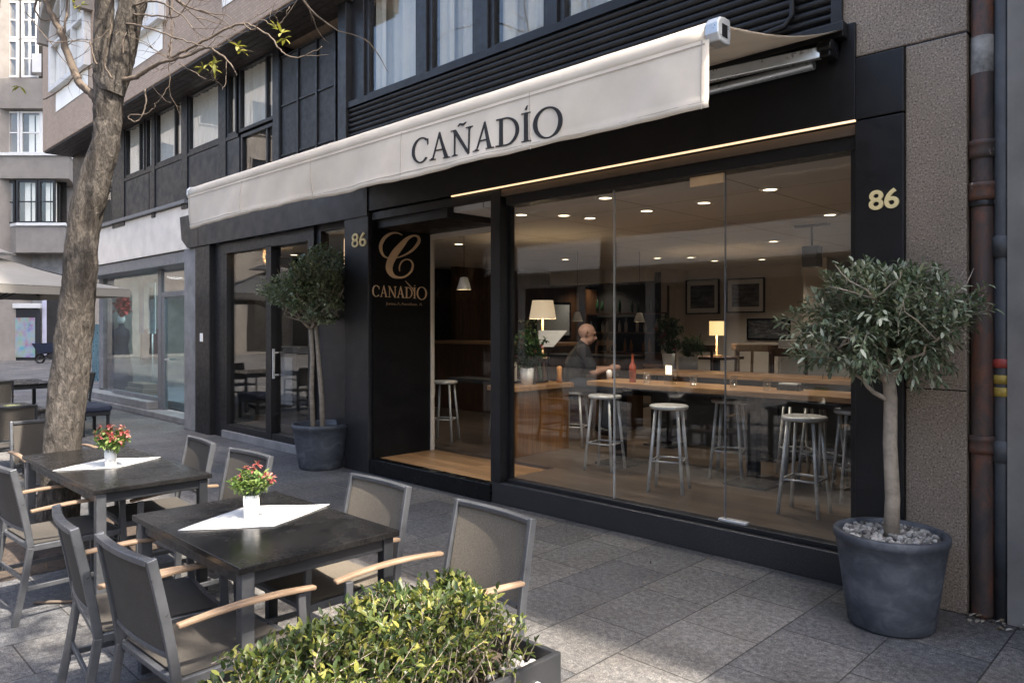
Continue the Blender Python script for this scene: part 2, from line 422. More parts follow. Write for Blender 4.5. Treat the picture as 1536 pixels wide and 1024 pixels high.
M['olive'] = leafmat('olive_leaf', [(0, (.055,.08,.043)), (.4, (.13,.165,.098)), (.75, (.24,.275,.185)), (1, (.46,.47,.37))], .38, .15, .5)
M['holm'] = leafmat('small_tree_leaf', [(0, (.06,.088,.045)), (.45, (.15,.19,.1)), (.8, (.25,.29,.17)), (1, (.42,.45,.33))], .42, .15, .5)
M['hedge'] = leafmat('hedge_leaf', [(0, (.02,.038,.014)), (.35, (.06,.088,.027)), (.66, (.115,.145,.038)), (.87, (.23,.235,.055)), (1, (.4,.355,.1))], .4, .3, .4)
M['bloom'] = leafmat('bouquet_leaf', [(0, (.06,.12,.03)), (.5, (.14,.22,.06)), (1, (.28,.34,.12))], .5, .35)
M['pebble'] = None
n_ = NT('pebbles'); g_ = n_.n('ShaderNodeNewGeometry'); n_.base(n_.ramp(g_.outputs['Random Per Island'], [(0, (.07,.065,.06)), (.5, (.2,.19,.175)), (1, (.42,.4,.37))])); n_.set(.8); M['pebble'] = n_.m
M['skin'] = pm('skin', (.46,.27,.2), .08, 20, .5); M['shirt'] = pm('black_shirt', (.012,.012,.014), .2, 12, .85); M['jeans'] = pm('dark_jeans', (.02,.026,.04), .2, 12, .85)
M['planter'] = pm('dark_planter', (.045,.046,.049), .2, 3, .42, .06, 60, metal=.3)
# ================================================================== SETTING
m = MB(); m.add([(-160,-90,0),(90,-90,0),(90,120,0),(-160,120,0)], [(0,1,2,3)])
tag(m.build('pavement', M['paving']), kind='structure')

# ================================================================== RESTAURANT (ground floor shopfront and room behind it)
rest = thing('restaurant_building', 'black restaurant shopfront with wide window, gold numerals 86 and lit dining room', 'restaurant', (-6.5, 4.85, 0))
def part(name, mb, mat, bevel=0, parent=None, label=None):
    par = parent or rest
    o = mb.build(name, mat, par if par.parent is None else None, world=True, bevel=bevel)
    if par.parent is not None:                                # sub-part: same origin as its part
        o.parent = par
        for v in o.data.vertices: v.co -= par.parent.location
    if label: o['label'] = label
    return o
FZ = .20                                                      # floor of the dining room
XR = -1.72; XM0, XM1 = -5.03, -4.905; XC = -6.965; XP = -7.48
# plinth and threshold
part('plinth', MB().box(XM0, XR, D0, 5.02, 0, FZ), M['plinth'], .006)
part('threshold', MB().box(XC-.03, XM0, D0-.02, D0+.1, 0, .168), M['gloss'], .005)
part('entry_floor', MB().box(XC, -5.0, D0+.1, 5.76, .02, .166), M['entryfloor'])
# window frame
f = MB()
f.box(XM0, XM1, D0-.012, D0+.1, FZ, 2.93).box(XM1-.02, XM1+.035, D0+.1, D0+.15, FZ, 2.84)
f.box(XM1+.035, XR, D0+.05, D0+.15, FZ, FZ+.035).box(XM1+.035, XR, D0+.03, D0+.2, 2.775, 2.86)
f.box(XR-.055, XR, D0+.05, D0+.2, FZ+.035, 2.775)
wf = part('window_frame', f, M['frame'], .004)
GX = [XM1+.035, -3.68, -2.68, XR-.055]
for i in range(3):
    part('window_pane', MB().box(GX[i]+(.004 if i else 0), GX[i+1]-.004, D0+.1, D0+.112, FZ+.035, 2.775), M['glass'])
part('pane_edge', MB().box(-3.6835, -3.6765, D0+.098, D0+.116, FZ+.036, 2.774), M['steel'])
part('pane_edge', MB().box(-2.683, -2.677, D0+.099, D0+.115, FZ+.057, 2.774), M['shopframe'])
part('pivot_plate', MB().box(x_at(1036,D0+.09), -2.68, D0+.075, D0+.1, 2.70, 2.772), M['gold'], .004)
part('floor_pivot', MB().box(-2.72, -2.50, D0+.07, D0+.13, FZ+.036, FZ+.056), M['steel'], .005)
# recessed entrance: logo panel, glazing
part('logo_panel', MB().box(XC-.12, XC, D0+.02, 5.74, .1, 2.93), M['panelblack'])
part('entry_lintel', MB().box(XC, -5.74, D0+.06, 5.75, 2.76, 2.95).box(XC, XM0, D0, D0+.06, 2.85, 2.93), M['black'])
part('entry_frame', MB().box(XC, XC+.02, 5.69, 5.74, .168, 2.76).box(XC+.02, -5.74, 5.69, 5.74, 2.7, 2.76), M['plaster'])
sp = MB(); a_, b_ = Vector((-5.75,5.71,0)), Vector((XM0+.06,4.97,0))
sp.add([(a_.x,a_.y,.168),(b_.x,b_.y,.168),(b_.x,b_.y,2.7),(a_.x,a_.y,2.7)], [(0,1,2,3)])
part('splayed_pane', sp, M['glassentry'])
part('entry_pane', MB().box(XC+.02, -6.0, 5.71, 5.72, .168, 2.7), M['glassentry'])
part('entry_pane', MB().box(-5.99, -5.76, 5.71, 5.72, .168, 2.7), M['glassentry'])
# fascia, soffit and light strip
fz = MB()
xl = x_at(283, D0)
fz.box(-11.55, XR, D0-.03, 5.3, 2.95, 3.56)
part('fascia', fz, M['black'], .004)
part('fascia_end', MB().add([(-12.25,D0-.05,3.42),(-11.55,D0-.05,3.42),(-11.55,D0-.05,2.9),(-11.95,D0-.05,2.9),(-12.18,D0-.05,3.05),
     (-12.25,D0+.25,3.42),(-11.55,D0+.25,3.42),(-11.55,D0+.25,2.9),(-11.95,D0+.25,2.9),(-12.18,D0+.25,3.05)],
     [(0,4,3,2,1),(5,6,7,8,9),(0,1,6,5),(1,2,7,6),(2,3,8,7),(3,4,9,8),(4,0,5,9)]), M['black2'])
part('fascia_band', MB().box(-11.55, -7.0, D0-.045, D0-.03, 2.9, 3.4), M['black2'], .003)
part('soffit_board', MB().box(XM1, XR, D0+.0, D0+.2, 2.86, 2.925), pm('bronze_soffit', (.09,.065,.045), .15, 4, .5))
part('light_strip', MB().box(x_at(680,D0), XR, D0-.03, D0-.012, 2.936, 2.947), M['strip'])
# pilasters with numerals
part('pilaster', MB().box(XR, -1.4375, D0-.03, 5.3, 0, 2.935), M['black'], .006)
part('pilaster_cap', MB().box(XR, -1.4375, D0-.03, 5.3, 2.945, 3.33), M['black'], .006)
part('pilaster', MB().box(XP, XC-.035, D0-.03, 5.6, 0, 2.95), M['black2'], .006)
def text_mesh(txt, size, depth, bold, name):
    c = bpy.data.curves.new(name, 'FONT'); c.body = txt; c.size = size; c.extrude = depth; c.offset = bold; c.align_x = 'CENTER'; c.align_y = 'CENTER'
    o = bpy.data.objects.new(name, c); COL.objects.link(o); bpy.context.view_layer.update()
    me = bpy.data.meshes.new_from_object(o.evaluated_get(bpy.context.evaluated_depsgraph_get())); bpy.data.objects.remove(o)
    return [v.co.copy() for v in me.vertices], [tuple(p.vertices) for p in me.polygons]
def put_text(name, txt, w, h, depth, bold, origin, ax, ay, an, mat, parent):
    vs, fs = text_mesh(txt, 1.0, depth, bold, name)
    x0, x1 = min(v.x for v in vs), max(v.x for v in vs); y0, y1 = min(v.y for v in vs), max(v.y for v in vs)
    O, AX, AY, AN = map(Vector, (origin, ax, ay, an)); mb = MB()
    mb.add([O + AX*((v.x-(x0+x1)/2)/(x1-x0)*w) + AY*((v.y-(y0+y1)/2)/(y1-y0)*h) + AN*v.z for v in vs], fs)
    return part(name, mb, mat, parent=parent)
xa, xb = x_at(1304, D0-.03), x_at(1349, D0-.03); za, zb = z_at(1326, 314, D0-.03), z_at(1326, 284, D0-.03)
put_text('house_number', '86', xb-xa, zb-za, .006, .022, ((xa+xb)/2, D0-.036, (za+zb)/2), (1,0,0), (0,0,1), (0,-1,0), M['goldnum'], rest)
xa, xb = x_at(528.5, D0-.03), x_at(550, D0-.03); za, zb = z_at(540, 370.5, D0-.03), z_at(540, 349, D0-.03)
put_text('house_number', '86', xb-xa, zb-za, .006, .008, ((xa+xb)/2, D0-.036, (za+zb)/2), (1,0,0), (0,0,1), (0,-1,0), M['goldnum'], rest)

# ---------------------------------------------------------------- lettering as strokes
def cubic(p, n=14):
    out = []
    for i in range(len(p)-1):                                  # Catmull-Rom through the points
        a, b, c, d = p[max(i-1,0)], p[i], p[i+1], p[min(i+2, len(p)-1)]
        for k in range(n if i < len(p)-2 else n+1):
            t = k/n
            out.append(tuple(.5*((2*b[j]) + (-a[j]+c[j])*t + (2*a[j]-5*b[j]+4*c[j]-d[j])*t*t + (-a[j]+3*b[j]-3*c[j]+d[j])*t**3) for j in range(len(b))))
    return out
def stroke(pts):                                               # (x, y, width) -> outline strip quads
    L = []; Rr = []
    for i, p in enumerate(pts):
        a = pts[max(i-1,0)]; b = pts[min(i+1,len(pts)-1)]
        dx, dy = b[0]-a[0], b[1]-a[1]; q = math.hypot(dx, dy) or 1
        nx, ny = -dy/q, dx/q
        L.append((p[0]+nx*p[2]/2, p[1]+ny*p[2]/2)); Rr.append((p[0]-nx*p[2]/2, p[1]-ny*p[2]/2))
    return [[L[i], L[i+1], Rr[i+1], Rr[i]] for i in range(len(pts)-1)]
def ell(cx, cy, rx, ry, tx, ty, a0, a1, n=40):                 # elliptic ring with thick sides, thin top
    q = []
    for i in range(n):
        qq = []
        for t, o in ((a0+(a1-a0)*i/n, 0), (a0+(a1-a0)*(i+1)/n, 0), (a0+(a1-a0)*(i+1)/n, 1), (a0+(a1-a0)*i/n, 1)):
            t = R(t); qq.append((cx+(rx-(tx if o else 0))*math.cos(t), cy+(ry-(ty if o else 0))*math.sin(t)))
        q.append(qq)
    return q
def serif(x, y, w, up=1, t=.035):
    return [[(x-w/2, y), (x+w/2, y), (x+w/2, y+up*t), (x-w/2, y+up*t)], [(x-w*.28, y+up*t), (x+w*.28, y+up*t), (x+w*.12, y+up*.08), (x-w*.12, y+up*.08)]]
def glyph(ch):
    T, t = .13, .05; g = []
    if ch == 'C':
        g += ell(.43, .5, .43, .52, .125, .05, 48, 318); g += [[(.70,.87),(.755,.92),(.77,.68),(.74,.66)]]; w = .8
    elif ch == 'O':
        g += ell(.5, .5, .5, .53, .135, .055, 0, 360, 56); w = 1.0
    elif ch == 'D':
        g += [[(.12,.0),(.12+T,.0),(.12+T,1),(.12,1)]]; g += ell(.34, .5, .5, .5, .125, .05, -90, 90, 30)
        g += [[(.0,.0),(.36,.0),(.36,.05),(.0,.05)], [(.0,.95),(.36,.95),(.36,1),(.0,1)]]; w = .86
    elif ch == 'I':
        g += [[(.1,0),(.1+T,0),(.1+T,1),(.1,1)]]; g += serif(.165, 0, .33); g += serif(.165, 1, .33, -1)
        g += [[(.12,1.1),(.2,1.09),(.225,1.24),(.19,1.22)]]; w = .34
    elif ch == 'A':
        g += [[(.1,0),(.155,0),(.44,.98),(.40,1.04)], [(.62,0),(.77,0),(.44,1.06),(.385,.93)], [(.21,.33),(.61,.33),(.6,.38),(.225,.38)]]
        g += serif(.12, 0, .27); g += serif(.7, 0, .3); w = .84
    elif ch in 'NÑ':
        g += [[(.13,0),(.185,0),(.185,.93),(.13,.93)], [(.06,1),(.21,1),(.82,.03),(.76,-.04)], [(.765,-.03),(.82,-.03),(.82,1),(.765,1)]]
        g += serif(.158, 0, .28); g += serif(.79, 1, .28, -1); g += [[(.0,.96),(.14,.96),(.14,1),(.0,1)]]
        if ch == 'Ñ': g += stroke(cubic([(.3,1.1,.02),(.4,1.17,.06),(.52,1.13,.075),(.66,1.2,.02)], 6))
        w = .93
    return g, w
def word(chars, gaps=.09, scale=None):
    x = 0; out = []
    for ch in chars:
        k = (scale or {}).get(ch, 1); g, w = glyph(ch)
        out += [[(x + p[0]*k, p[1]*k - (.06 if k > 1 else 0)) for p in q] for q in g]; x += w*k + gaps
    return out, x - gaps
def relief(quads, place, normal, depth, mb):
    N = Vector(normal)
    for i, q in enumerate(quads):
        a = sum(q[k][0]*q[(k+1)%4][1]-q[(k+1)%4][0]*q[k][1] for k in range(4))
        if a < 0: q = q[::-1]
        e = (i % 23) * .00006
        top = [place(*p) + N*(depth + e) for p in q]; bot = [place(*p) - N*.001 for p in q]
        mb.add(top + bot, [(0,1,2,3)] + [(k, k+4, (k+1)%4+4, (k+1)%4) for k in range(4)])
    return mb
# gold emblem on the logo panel (wall x = XC, seen from +x): u runs along +y
def panel(px, py): y, z = on_x(px, py, XC); return Vector((XC, y, z))
def zoomed(x, y): return (530 + x/5.6875, 320 + y/5.6875)
cpts = [(415,186,6),(375,168,12),(320,172,20),(262,212,27),(232,275,27),(240,335,20),(275,374,12),(340,384,8),(420,362,12),(500,315,20),(553,250,26),(553,205,20),(515,190,16),(460,215,30),(405,275,52),(350,345,62),(312,420,60),(305,480,52),(335,530,32),(385,547,18),(440,538,15),(490,495,16),(505,440,14),(485,402,10),(450,393,9),(412,412,10),(392,455,9),(393,495,5)]
mb = MB()
relief(stroke(cubic([(zoomed(x,y)[0], -zoomed(x,y)[1], w/5.6875) for x, y, w in cpts], 10)), lambda x, y: panel(x, -y), (1,0,0), .008, mb)
part('emblem', mb, M['gold'])
g, W = word('CANADIO', .05, {'O': 1.14})
mb = MB()
def wordpl(x, y):
    px = 558.3 + x/W*81.8; t = x/W
    y0 = 444.5 + 4.0*t; h = 16.8 - .6*t
    return panel(px, y0 - y*h)
relief(g, wordpl, (1,0,0), .006, mb)
relief(stroke([(608,-421.5,.4),(613,-427,.9),(618,-432,.9),(621,-437,.8)]), lambda x, y: panel(x, -y), (1,0,0), .007, mb)
part('panel_lettering', mb, M['gold'])
p0 = panel(578.5, 455.2); p1 = panel(633, 457.5); mid = (p0+p1)/2
put_text('panel_small_lettering', 'Junsa.A.Aantibes. A', (p1-p0).length, .042, .004, .004, mid + Vector((.003,0,0)), (0,1,0), (0,0,1), (1,0,0), pm('dull_gold', (.3,.22,.13), .2, 30, .5, metal=.5), rest)

# ---------------------------------------------------------------- left half of the shopfront: door, window, dark panel
XL0 = -10.87
part('corner_post', MB().box(-11.72, -11.2, D0-.02, 5.5, 0, 2.9).box(-11.2, XL0, D0+.06, 5.4, 0, 2.9), M['frame'], .005)
part('card_reader', MB().box(-11.5, -11.42, D0-.04, D0-.02, 1.42, 1.55), M['white'], .004)
part('side_plinth', MB().box(XL0, XP, D0+.02, 5.1, 0, .11), M['greystone'], .006)
sf = MB().box(XL0, XL0+.09, D0+.06, D0+.2, .11, 2.76).box(-9.55, -9.40, D0+.05, D0+.2, .11, 2.76).box(-8.42, -8.28, D0+.04, D0+.2, .11, 2.95)
sf.box(XL0+.09, -9.55, D0+.06, D0+.2, .11, .2).box(-9.40, -8.42, D0+.06, D0+.2, .11, .2).box(XL0, -8.42, D0+.05, D0+.22, 2.74, 2.9)
part('shop_frame', sf, M['frame'], .004)
part('window_pane', MB().box(XL0+.09, -9.55, D0+.12, D0+.132, .2, 2.74), M['glass'])
dr = part('door', MB().box(-9.40, -8.42, D0+.12, D0+.132, .2, 2.74), M['glass'])
hd = MB().bar((-9.33, D0+.05, .95), (-9.33, D0+.05, 1.35), .025, .025).bar((-9.33, D0+.05, 1.0), (-9.33, D0+.12, 1.0), .02, .02).bar((-9.33, D0+.05, 1.3), (-9.33, D0+.12, 1.3), .02, .02)
part('handle', hd, M['steel'], parent=dr)
part('side_panel', MB().box(-8.28, XP, D0+.08, D0+.2, .11, 2.4).box(-8.28, -8.18, D0+.08, D0+.2, 2.4, 2.95).box(-7.6, XP, D0+.08, D0+.2, 2.4, 2.95).box(-8.18, -7.6, D0+.08, D0+.2, 2.84, 2.95), M['black2'], .004)
part('transom_pane', MB().box(-8.18, -7.6, D0+.13, D0+.14, 2.4, 2.84), M['glass'])
part('vertical_light', MB().box(-8.0, -7.96, D0+.3, D0+.33, 2.2, 2.75), M['strip'])

# ---------------------------------------------------------------- the dining room
XI0, XI1, YB, CZ = -11.6, -1.3, 13.6, 2.82
part('room_floor', MB().box(XM0, XI1, 5.02, 5.7, .0, FZ-.002).box(XI0, XI1, 5.761, YB, .0, FZ-.002).box(XM0, XI1, 5.7, 5.761, 0, FZ-.002).box(XI0, XC-.13, 5.1, 5.761, 0, FZ-.002), M['floor'])
part('room_ceiling', MB().box(XI0, XI1, 5.0, YB, CZ, CZ+.1), M['ceil'])
bw = MB().box(-8.24, -5.7, YB, YB+.15, 0, CZ)
part('back_wall', bw, M['plaster'])
part('dark_back_wall', MB().box(XI0, -8.24, YB, YB+.15, 0, CZ).box(-5.7, XI1, YB, YB+.15, 0, CZ), M['darkwall'])
part('pale_column', MB().box(-5.35, -4.95, 12.6, 13.0, FZ, CZ).box(-8.6, -8.24, 13.2, YB, FZ, CZ), M['plaster'])
part('side_wall', MB().box(XI1, XI1+.15, 5.3, YB, 0, CZ+.1), M['darkwall'])
part('side_wall', MB().box(XI0-.15, XI0, 5.3, YB, 0, CZ+.1), M['darkwall'])
part('wood_wall', MB().box(-10.98, -10.85, 9.5, YB, FZ, CZ), M['darkwood'])
part('ceiling_beam', MB().box(-10.8, -8.3, 12.2, 12.5, 2.56, CZ), M['plaster'])
part('partition', MB().box(-9.0, -8.9, 5.9, 6.7, FZ, CZ), M['darkwall'])

# ================================================================== UPPER FLOORS
up = thing('apartment_building', 'upper floors in brown mosaic over dark ribbon windows, ribbed black cladding and brown granite', 'building', (-6.5, 4.85, 0))
def upart(n, mb, mat, bevel=0, parent=None): return part(n, mb, mat, bevel, parent or up)
upart('wall', MB().box(-1.4375, -1.114, D0, 5.6, 0, 3.335).box(-1.86, -1.114, D0-.001, 5.6, 3.345, 12), M['stone'], .008)
upart('joint_groove', MB().box(-1.4375, -1.114, D0+.01, 5.3, 3.335, 3.345), M['gloss'])
upart('joint_groove', MB().box(-1.437, -1.114, D0-.0015, D0+.01, 1.28, 1.287), M['gloss'])
upart('service_recess', MB().box(-1.114, -.92, D0+.16, 5.6, 0, 12), M['darkwall'])
YW = 5.0
# ribbed cladding: a profile of rounded ribs
XLV = x_at(523, D0); XLR = -1.87
cl = MB(); zc0, zc1, nr = 3.56, 4.2, 11
prof = []
for i in range(nr):
    for k in range(7):
        t = k/7; prof.append((D0+.02 - .028*math.sin(math.pi*t)**.8, zc0 + (zc1-zc0)*(i+t)/nr))
prof.append((D0+.02, zc1))
vs = [(x, y, z) for x in (XLV, XLR) for y, z in prof]; n = len(prof)
cl.add(vs, [(i, i+n, i+n+1, i+1) for i in range(n-1)], 0, False)
cl.box(XLV, XLR, D0+.02, D0+.06, zc0, zc1+.0).box(XLV-.02, XLR, D0-.02, D0+.12, zc1, zc1+.07)
upart('ribbed_cladding', cl, M['black'])
upart('cladding_post', MB().box(XLV-.17, XLV, D0-.04, 5.3, 3.4, 5.5), M['frame'], .004)
upart('cladding_post', MB().box(XLR, XLR+.07, D0-.03, 5.2, 3.4, 8), M['frame'], .004)
upart('conduit', MB().tube([(-2.12,D0-.03,8),(-2.12,D0-.03,3.72),(-2.17,D0-.03,3.66),(-2.6,D0-.03,3.62)], .02, 8), M['frame'])
def curtain(x0, x1, y, z0, z1, name='curtain', parent=None, amp=.018, m='curtain'):
    mb = MB(); nn = max(8, int((x1-x0)/.02)); vs = []
    ph = rnd.random()*6; fr = 38 + rnd.random()*12
    for i in range(nn+1):
        x = x0 + (x1-x0)*i/nn; yy = y + amp*math.sin(fr*x+ph) + amp*.6*math.sin(fr*.43*x+ph*2)
        vs += [(x, yy, z0), (x, yy, z1)]
    mb.add(vs, [(2*i, 2*i+2, 2*i+3, 2*i+1) for i in range(nn)], 0, True)
    return upart(name, mb, M[m], parent=parent)
def up_window(x0, x1, z0, z1, y=YW, fw=.05, mats='frame', mull=None, cur=True, par=None, gl='glassup'):
    f = MB().box(x0, x0+fw, y-.03, y+.06, z0, z1).box(x1-fw, x1, y-.03, y+.06, z0, z1).box(x0+fw, x1-fw, y-.03, y+.06, z0, z0+fw).box(x0+fw, x1-fw, y-.03, y+.06, z1-fw, z1)
    for mx in (mull or []): f.box(mx-.022, mx+.022, y-.02, y+.05, z0+fw, z1-fw)
    w = upart('window', f, M[mats], .003)
    upart('pane', MB().box(x0+fw, x1-fw, y+.005, y+.011, z0+fw, z1-fw), M[gl], parent=w)
    if cur and gl == 'glass':
        L_ = x1-x0-2*fw; k1 = rnd.uniform(.2,.42); k2 = rnd.uniform(.5,.72)
        curtain(x0+fw+.01, x0+fw+L_*k1, y+.07, z0+.02, z1-.02, parent=w, m='drape'); curtain(x0+fw+L_*k2, x1-fw-.01, y+.07, z0+.02, z1-.02, parent=w, m='drape')
        curtain(x0+fw+.01, x1-fw-.01, y+.16, z0+.02, z1-.02, 'net_curtain', parent=w, amp=.01, m='drape')
    elif cur: curtain(x0+fw+.01, x1-fw-.01, y+.05, z0+.02, z1-.02, parent=w)
    return w
zs, zh = 4.5, 5.46
X = lambda px: x_at(px, YW)
for a, b, mu in ((152,172,[]),(190,219,[211]),(221,231,[]),(236,276,[264]),(285,332,[]),(343,357,[])):
    up_window(X(a), X(b), zs, zh, mull=[X(q) for q in mu])
up_window(X(361), X(414), 4.5, zh, mull=[X(401)]); up_window(X(364), X(414), 3.62, 4.46, mull=[X(402)], cur=False)
upart('window_bay_back', MB().box(-18.7, -1.9, YW+.5, YW+.6, 3.4, 6.2), M['darkwall'])
# posts between the windows and the black panels below them
for a, b in ((172,190),(231,236),(276,285),(332,343),(414,423)): upart('window_post', MB().box(X(a)+.001, X(b)-.001, YW-.05, YW+.3, 3.6, zh), M['frame'], .004)
upart('window_post', MB().box(-18.6, X(152)-.001, YW-.05, YW+.3, zs, zh), M['frame'], .004); upart('window_sill', MB().box(-18.6, X(361)-.001, YW-.045, YW+.05, zs-.06, zs-.001), M['frame'], .004)
for a, b in ((188,226),(226.5,284),(285,362)):
    upart('spandrel_panel', MB().box(X(a)+.008, X(b)-.008, YW-.03, YW+.04, 3.74, zs-.061), M['black2'], .004)
for a, b in ((132,170),(171,188)):
    up_window(X(a), X(b)-.01, 3.74, zs-.07, cur=False)
upart('sill_rail', MB().box(-19.0, X(285), YW-.1, YW+.06, 3.68, 3.738), M['shopframe'], .004)
# dark insect-screen bay
upart('screen', MB().box(X(423)+.001, X(508), YW-.01, YW+.02, 3.5, 5.3), pm('screen_mesh', (.03,.03,.03), .3, 5, .6))
sb = MB()
for q in (423, 450, 478, 506): sb.box(X(q)-.018, X(q)+.018, YW-.04, YW-.01, 3.5, 5.3)
for z in (3.95, 4.62, 5.28): sb.box(X(424), X(508), YW-.03, YW-.012, z, z+.02)
upart('screen_frame', sb, M['frame'])
# windows above the ribbed cladding
YU = D0+.1
U = lambda px: x_at(px, YU)
for a, b in ((552,632),(646,718),(738,826),(842,950),(966,1100),(1118,1270)):
    up_window(U(a), U(b), 4.271, 5.5, y=YU, fw=.06, gl='glass')
for a, b in ((523,552),(632,646),(718,738),(826,842),(950,966),(1100,1118),(1270,1285)): upart('window_post', MB().box(U(a)+.001, U(b)-.001, YU-.06, YU+.2, 4.271, 5.5), M['frame'], .004)
# projecting storey
YO, ZO = 4.4, 5.48
upart('overhang', MB().box(-18.75, -7.35, YO, 6.2, ZO, 10.5), M['mosaic'], .01)
sl = MB()
for i in range(6): sl.box(-18.7, -7.4, YO+.02+i*.1, YO+.11+i*.1, ZO-.03, ZO-.004)
upart('soffit_slats', sl, M['soffit'])
upart('upper_wall', MB().box(-7.35, -1.86, D0+.02, 6.2, 5.5, 10.5), M['black2'])
def arched(px0, px1, zb, zt, name='arched_window'):
    x0, x1 = x_at(px0, YO), x_at(px1, YO); c = (x0+x1)/2; r = (x1-x0)/2; y0 = YO-.12
    def outline(k, zb_): return [(c-r*k, zb_)] + [(c - r*k*math.cos(math.pi*i/14), zt - r + r*k*math.sin(math.pi*i/14)*.75) for i in range(15)] + [(c+r*k, zb_)]
    o, i_ = outline(1, zb), outline(.9, zb+.09)
    mb = MB(); n = len(o)
    vs = [(x, y0, z) for x, z in o] + [(x, y0, z) for x, z in i_] + [(x, YO+.0, z) for x, z in o] + [(x, YO+.0, z) for x, z in i_]
    fs = []
    for k in range(n):
        q = (k+1) % n
        fs += [(k, q, n+q, n+k), (k, 2*n+k, 2*n+q, q), (n+k, n+q, 3*n+q, 3*n+k)]
    mb.add(vs, fs)
    for t in (-.3, .3): mb.box(c+r*t-.03, c+r*t+.03, y0+.01, YO-.005, zb+.09, zt-r*.35)
    mb.box(c-r*.9, c+r*.9, y0+.012, YO-.006, zb+(zt-zb)*.42, zb+(zt-zb)*.42+.05)
    w = upart(name, mb, M['whiteframe'])
    upart('pane', MB().add([(x, YO-.03, z) for x, z in i_], [tuple(range(n))]), M['glassup'], parent=w)
    upart('curtain', MB().add([(x, YO-.01, z-.5) for x, z in i_], [tuple(range(n))]), M['curtain'], parent=w)
    hood = MB(); oo = [(x + (x-c)*.12, z + (.14 if z > zt-r else 0)) for x, z in o[1:-1]]
    m_ = len(oo)
    for k in range(m_-1):
        a, b = oo[k], oo[k+1]; c1, c2 = o[1+k], o[2+k]
        hood.add([(a[0],YO-.3,a[1]),(b[0],YO-.3,b[1]),(c2[0],YO-.3,c2[1]),(c1[0],YO-.3,c1[1]),(a[0],YO,a[1]),(b[0],YO,b[1]),(c2[0],YO,c2[1]),(c1[0],YO,c1[1])],
                 [(0,3,2,1),(0,1,5,4),(2,3,7,6),(0,4,7,3),(1,2,6,5)])
    upart('hood', hood, M['concrete'], parent=w)
arched(82, 136, 6.55, 8.75); arched(176, 249, 6.35, 8.6); arched(330, 420, 6.35, 8.6)

# ================================================================== NEIGHBOUR SHOP with pale marble band
shop = thing('clothes_shop', 'glass fronted clothes shop under a pale polished marble band, left of the black restaurant front', 'shop', (-15, 5.3, 0))
def spart(n, mb, mat, bevel=0, parent=None): return part(n, mb, mat, bevel, parent or shop)
YS = 5.35
spart('pillar', MB().box(-12.2, -11.73, D0+.0, 5.5, 0, 2.9), M['greystone'], .01)
spart('marble_band', MB().box(-18.9, -12.25, D0+.12, 5.5, 2.93, 3.67), M['marble'], .006)
spart('shutter_box', MB().box(-18.9, -12.2, D0+.16, 5.45, 2.72, 2.92), M['shopframe'], .01)
spart('step', MB().box(-19, -12.2, 5.05, YS+.1, 0, .1).box(-19, -14.6, 5.12, YS+.1, .1, .24), M['greystone'], .01)
fr = MB()
xs = [x_at(q, YS) for q in (239, 246, 276)]
sx0 = x_at(171, YS)
fr.box(xs[0], xs[0]+.16, YS-.03, YS+.06, .1, 2.72).box(xs[0]+.16, -12.2, YS-.03, YS+.05, 2.2, 2.3).box(sx0, xs[0], YS-.03, YS+.05, .24, .32).box(xs[0]+.16, xs[0]+.3, YS-.02, YS+.05, .1, 2.2).box(-12.3, -12.2, YS-.02, YS+.05, .1, 2.2)
spart('shop_frame', fr, M['shopframe'], .006)
spart('transom_pane', MB().box(xs[0]+.16, -12.2, YS, YS+.01, 2.3, 2.72), M['glassup'])
spart('window_pane', MB().box(sx0, xs[0], YS, YS+.01, .32, 2.72), M['glassteal'])
cv = MB(); pts = [(sx0 - 2.2*math.sin(R(a)), YS + 1.4*(1-math.cos(R(a)))) for a in range(0, 91, 15)]
for (a, b), (c, d) in zip(pts, pts[1:]): cv.add([(a,b,.24),(c,d,.24),(c,d,2.72),(a,b,2.72)], [(0,1,2,3)], 0, True)
spart('curved_pane', cv, M['glassteal'])
sd = spart('door', MB().box(xs[0]+.3, -12.3, YS, YS+.01, .15, 2.18), M['glassteal'])
spart('handle', MB().bar((xs[0]+.45, YS-.06, 1.05), (xs[0]+.62, YS-.06, 1.05), .03, .03).bar((xs[0]+.45, YS-.06, 1.05), (xs[0]+.45, YS, 1.05), .03, .03), M['steel'], parent=sd)
spart('room', MB().box(-19, -12.2, 8.4, 8.5, 0, 2.9).box(-12.2, -12.1, 5.5, 8.5, 0, 2.9).box(-19, -12.2, 5.6, 8.4, .0, .22).box(-19, -12.2, 5.5, 8.4, 2.8, 2.9), pm('shop_room', (.13,.14,.155), .2, 1.5, .8))
for lx in (-17.2, -15.2, -13.4):
    L_ = bpy.data.lights.new('shop_fill_light', 'AREA'); L_.energy = 12; L_.size = .5; L_.color = (.92,.97,1); o_ = bpy.data.objects.new('shop_fill_light', L_); COL.objects.link(o_); o_.parent = shop; o_.location = (lx-shop.location.x, 6.6-shop.location.y, 2.76)  # fill lights added to brighten the shop, no fixtures modelled
spart('shop_base', MB().box(-19, -18.7, 5.6, 8.5, 0, 2.9), M['greystone'])

# ================================================================== RIGHT NEIGHBOUR
nb = thing('neighbour_building', 'plain grey rendered wall beyond the drainpipes, with an added unseen tower shading the street', 'building', (1.5, 4.85, 0))
part('wall', MB().box(-.92, .35, D0+.015, 6, 0, 12), M['render'], 0, nb)
part('unseen_shade_wing', MB().box(.35, 7.0, 3.65, 26, 0, 80), M['render'], 0, nb)  # unseen wing, its tower height added to keep sun off the street
part('parapet', MB().box(.3, 7.05, 3.6, 26.05, 80, 80.4), M['greystone'], 0, nb)

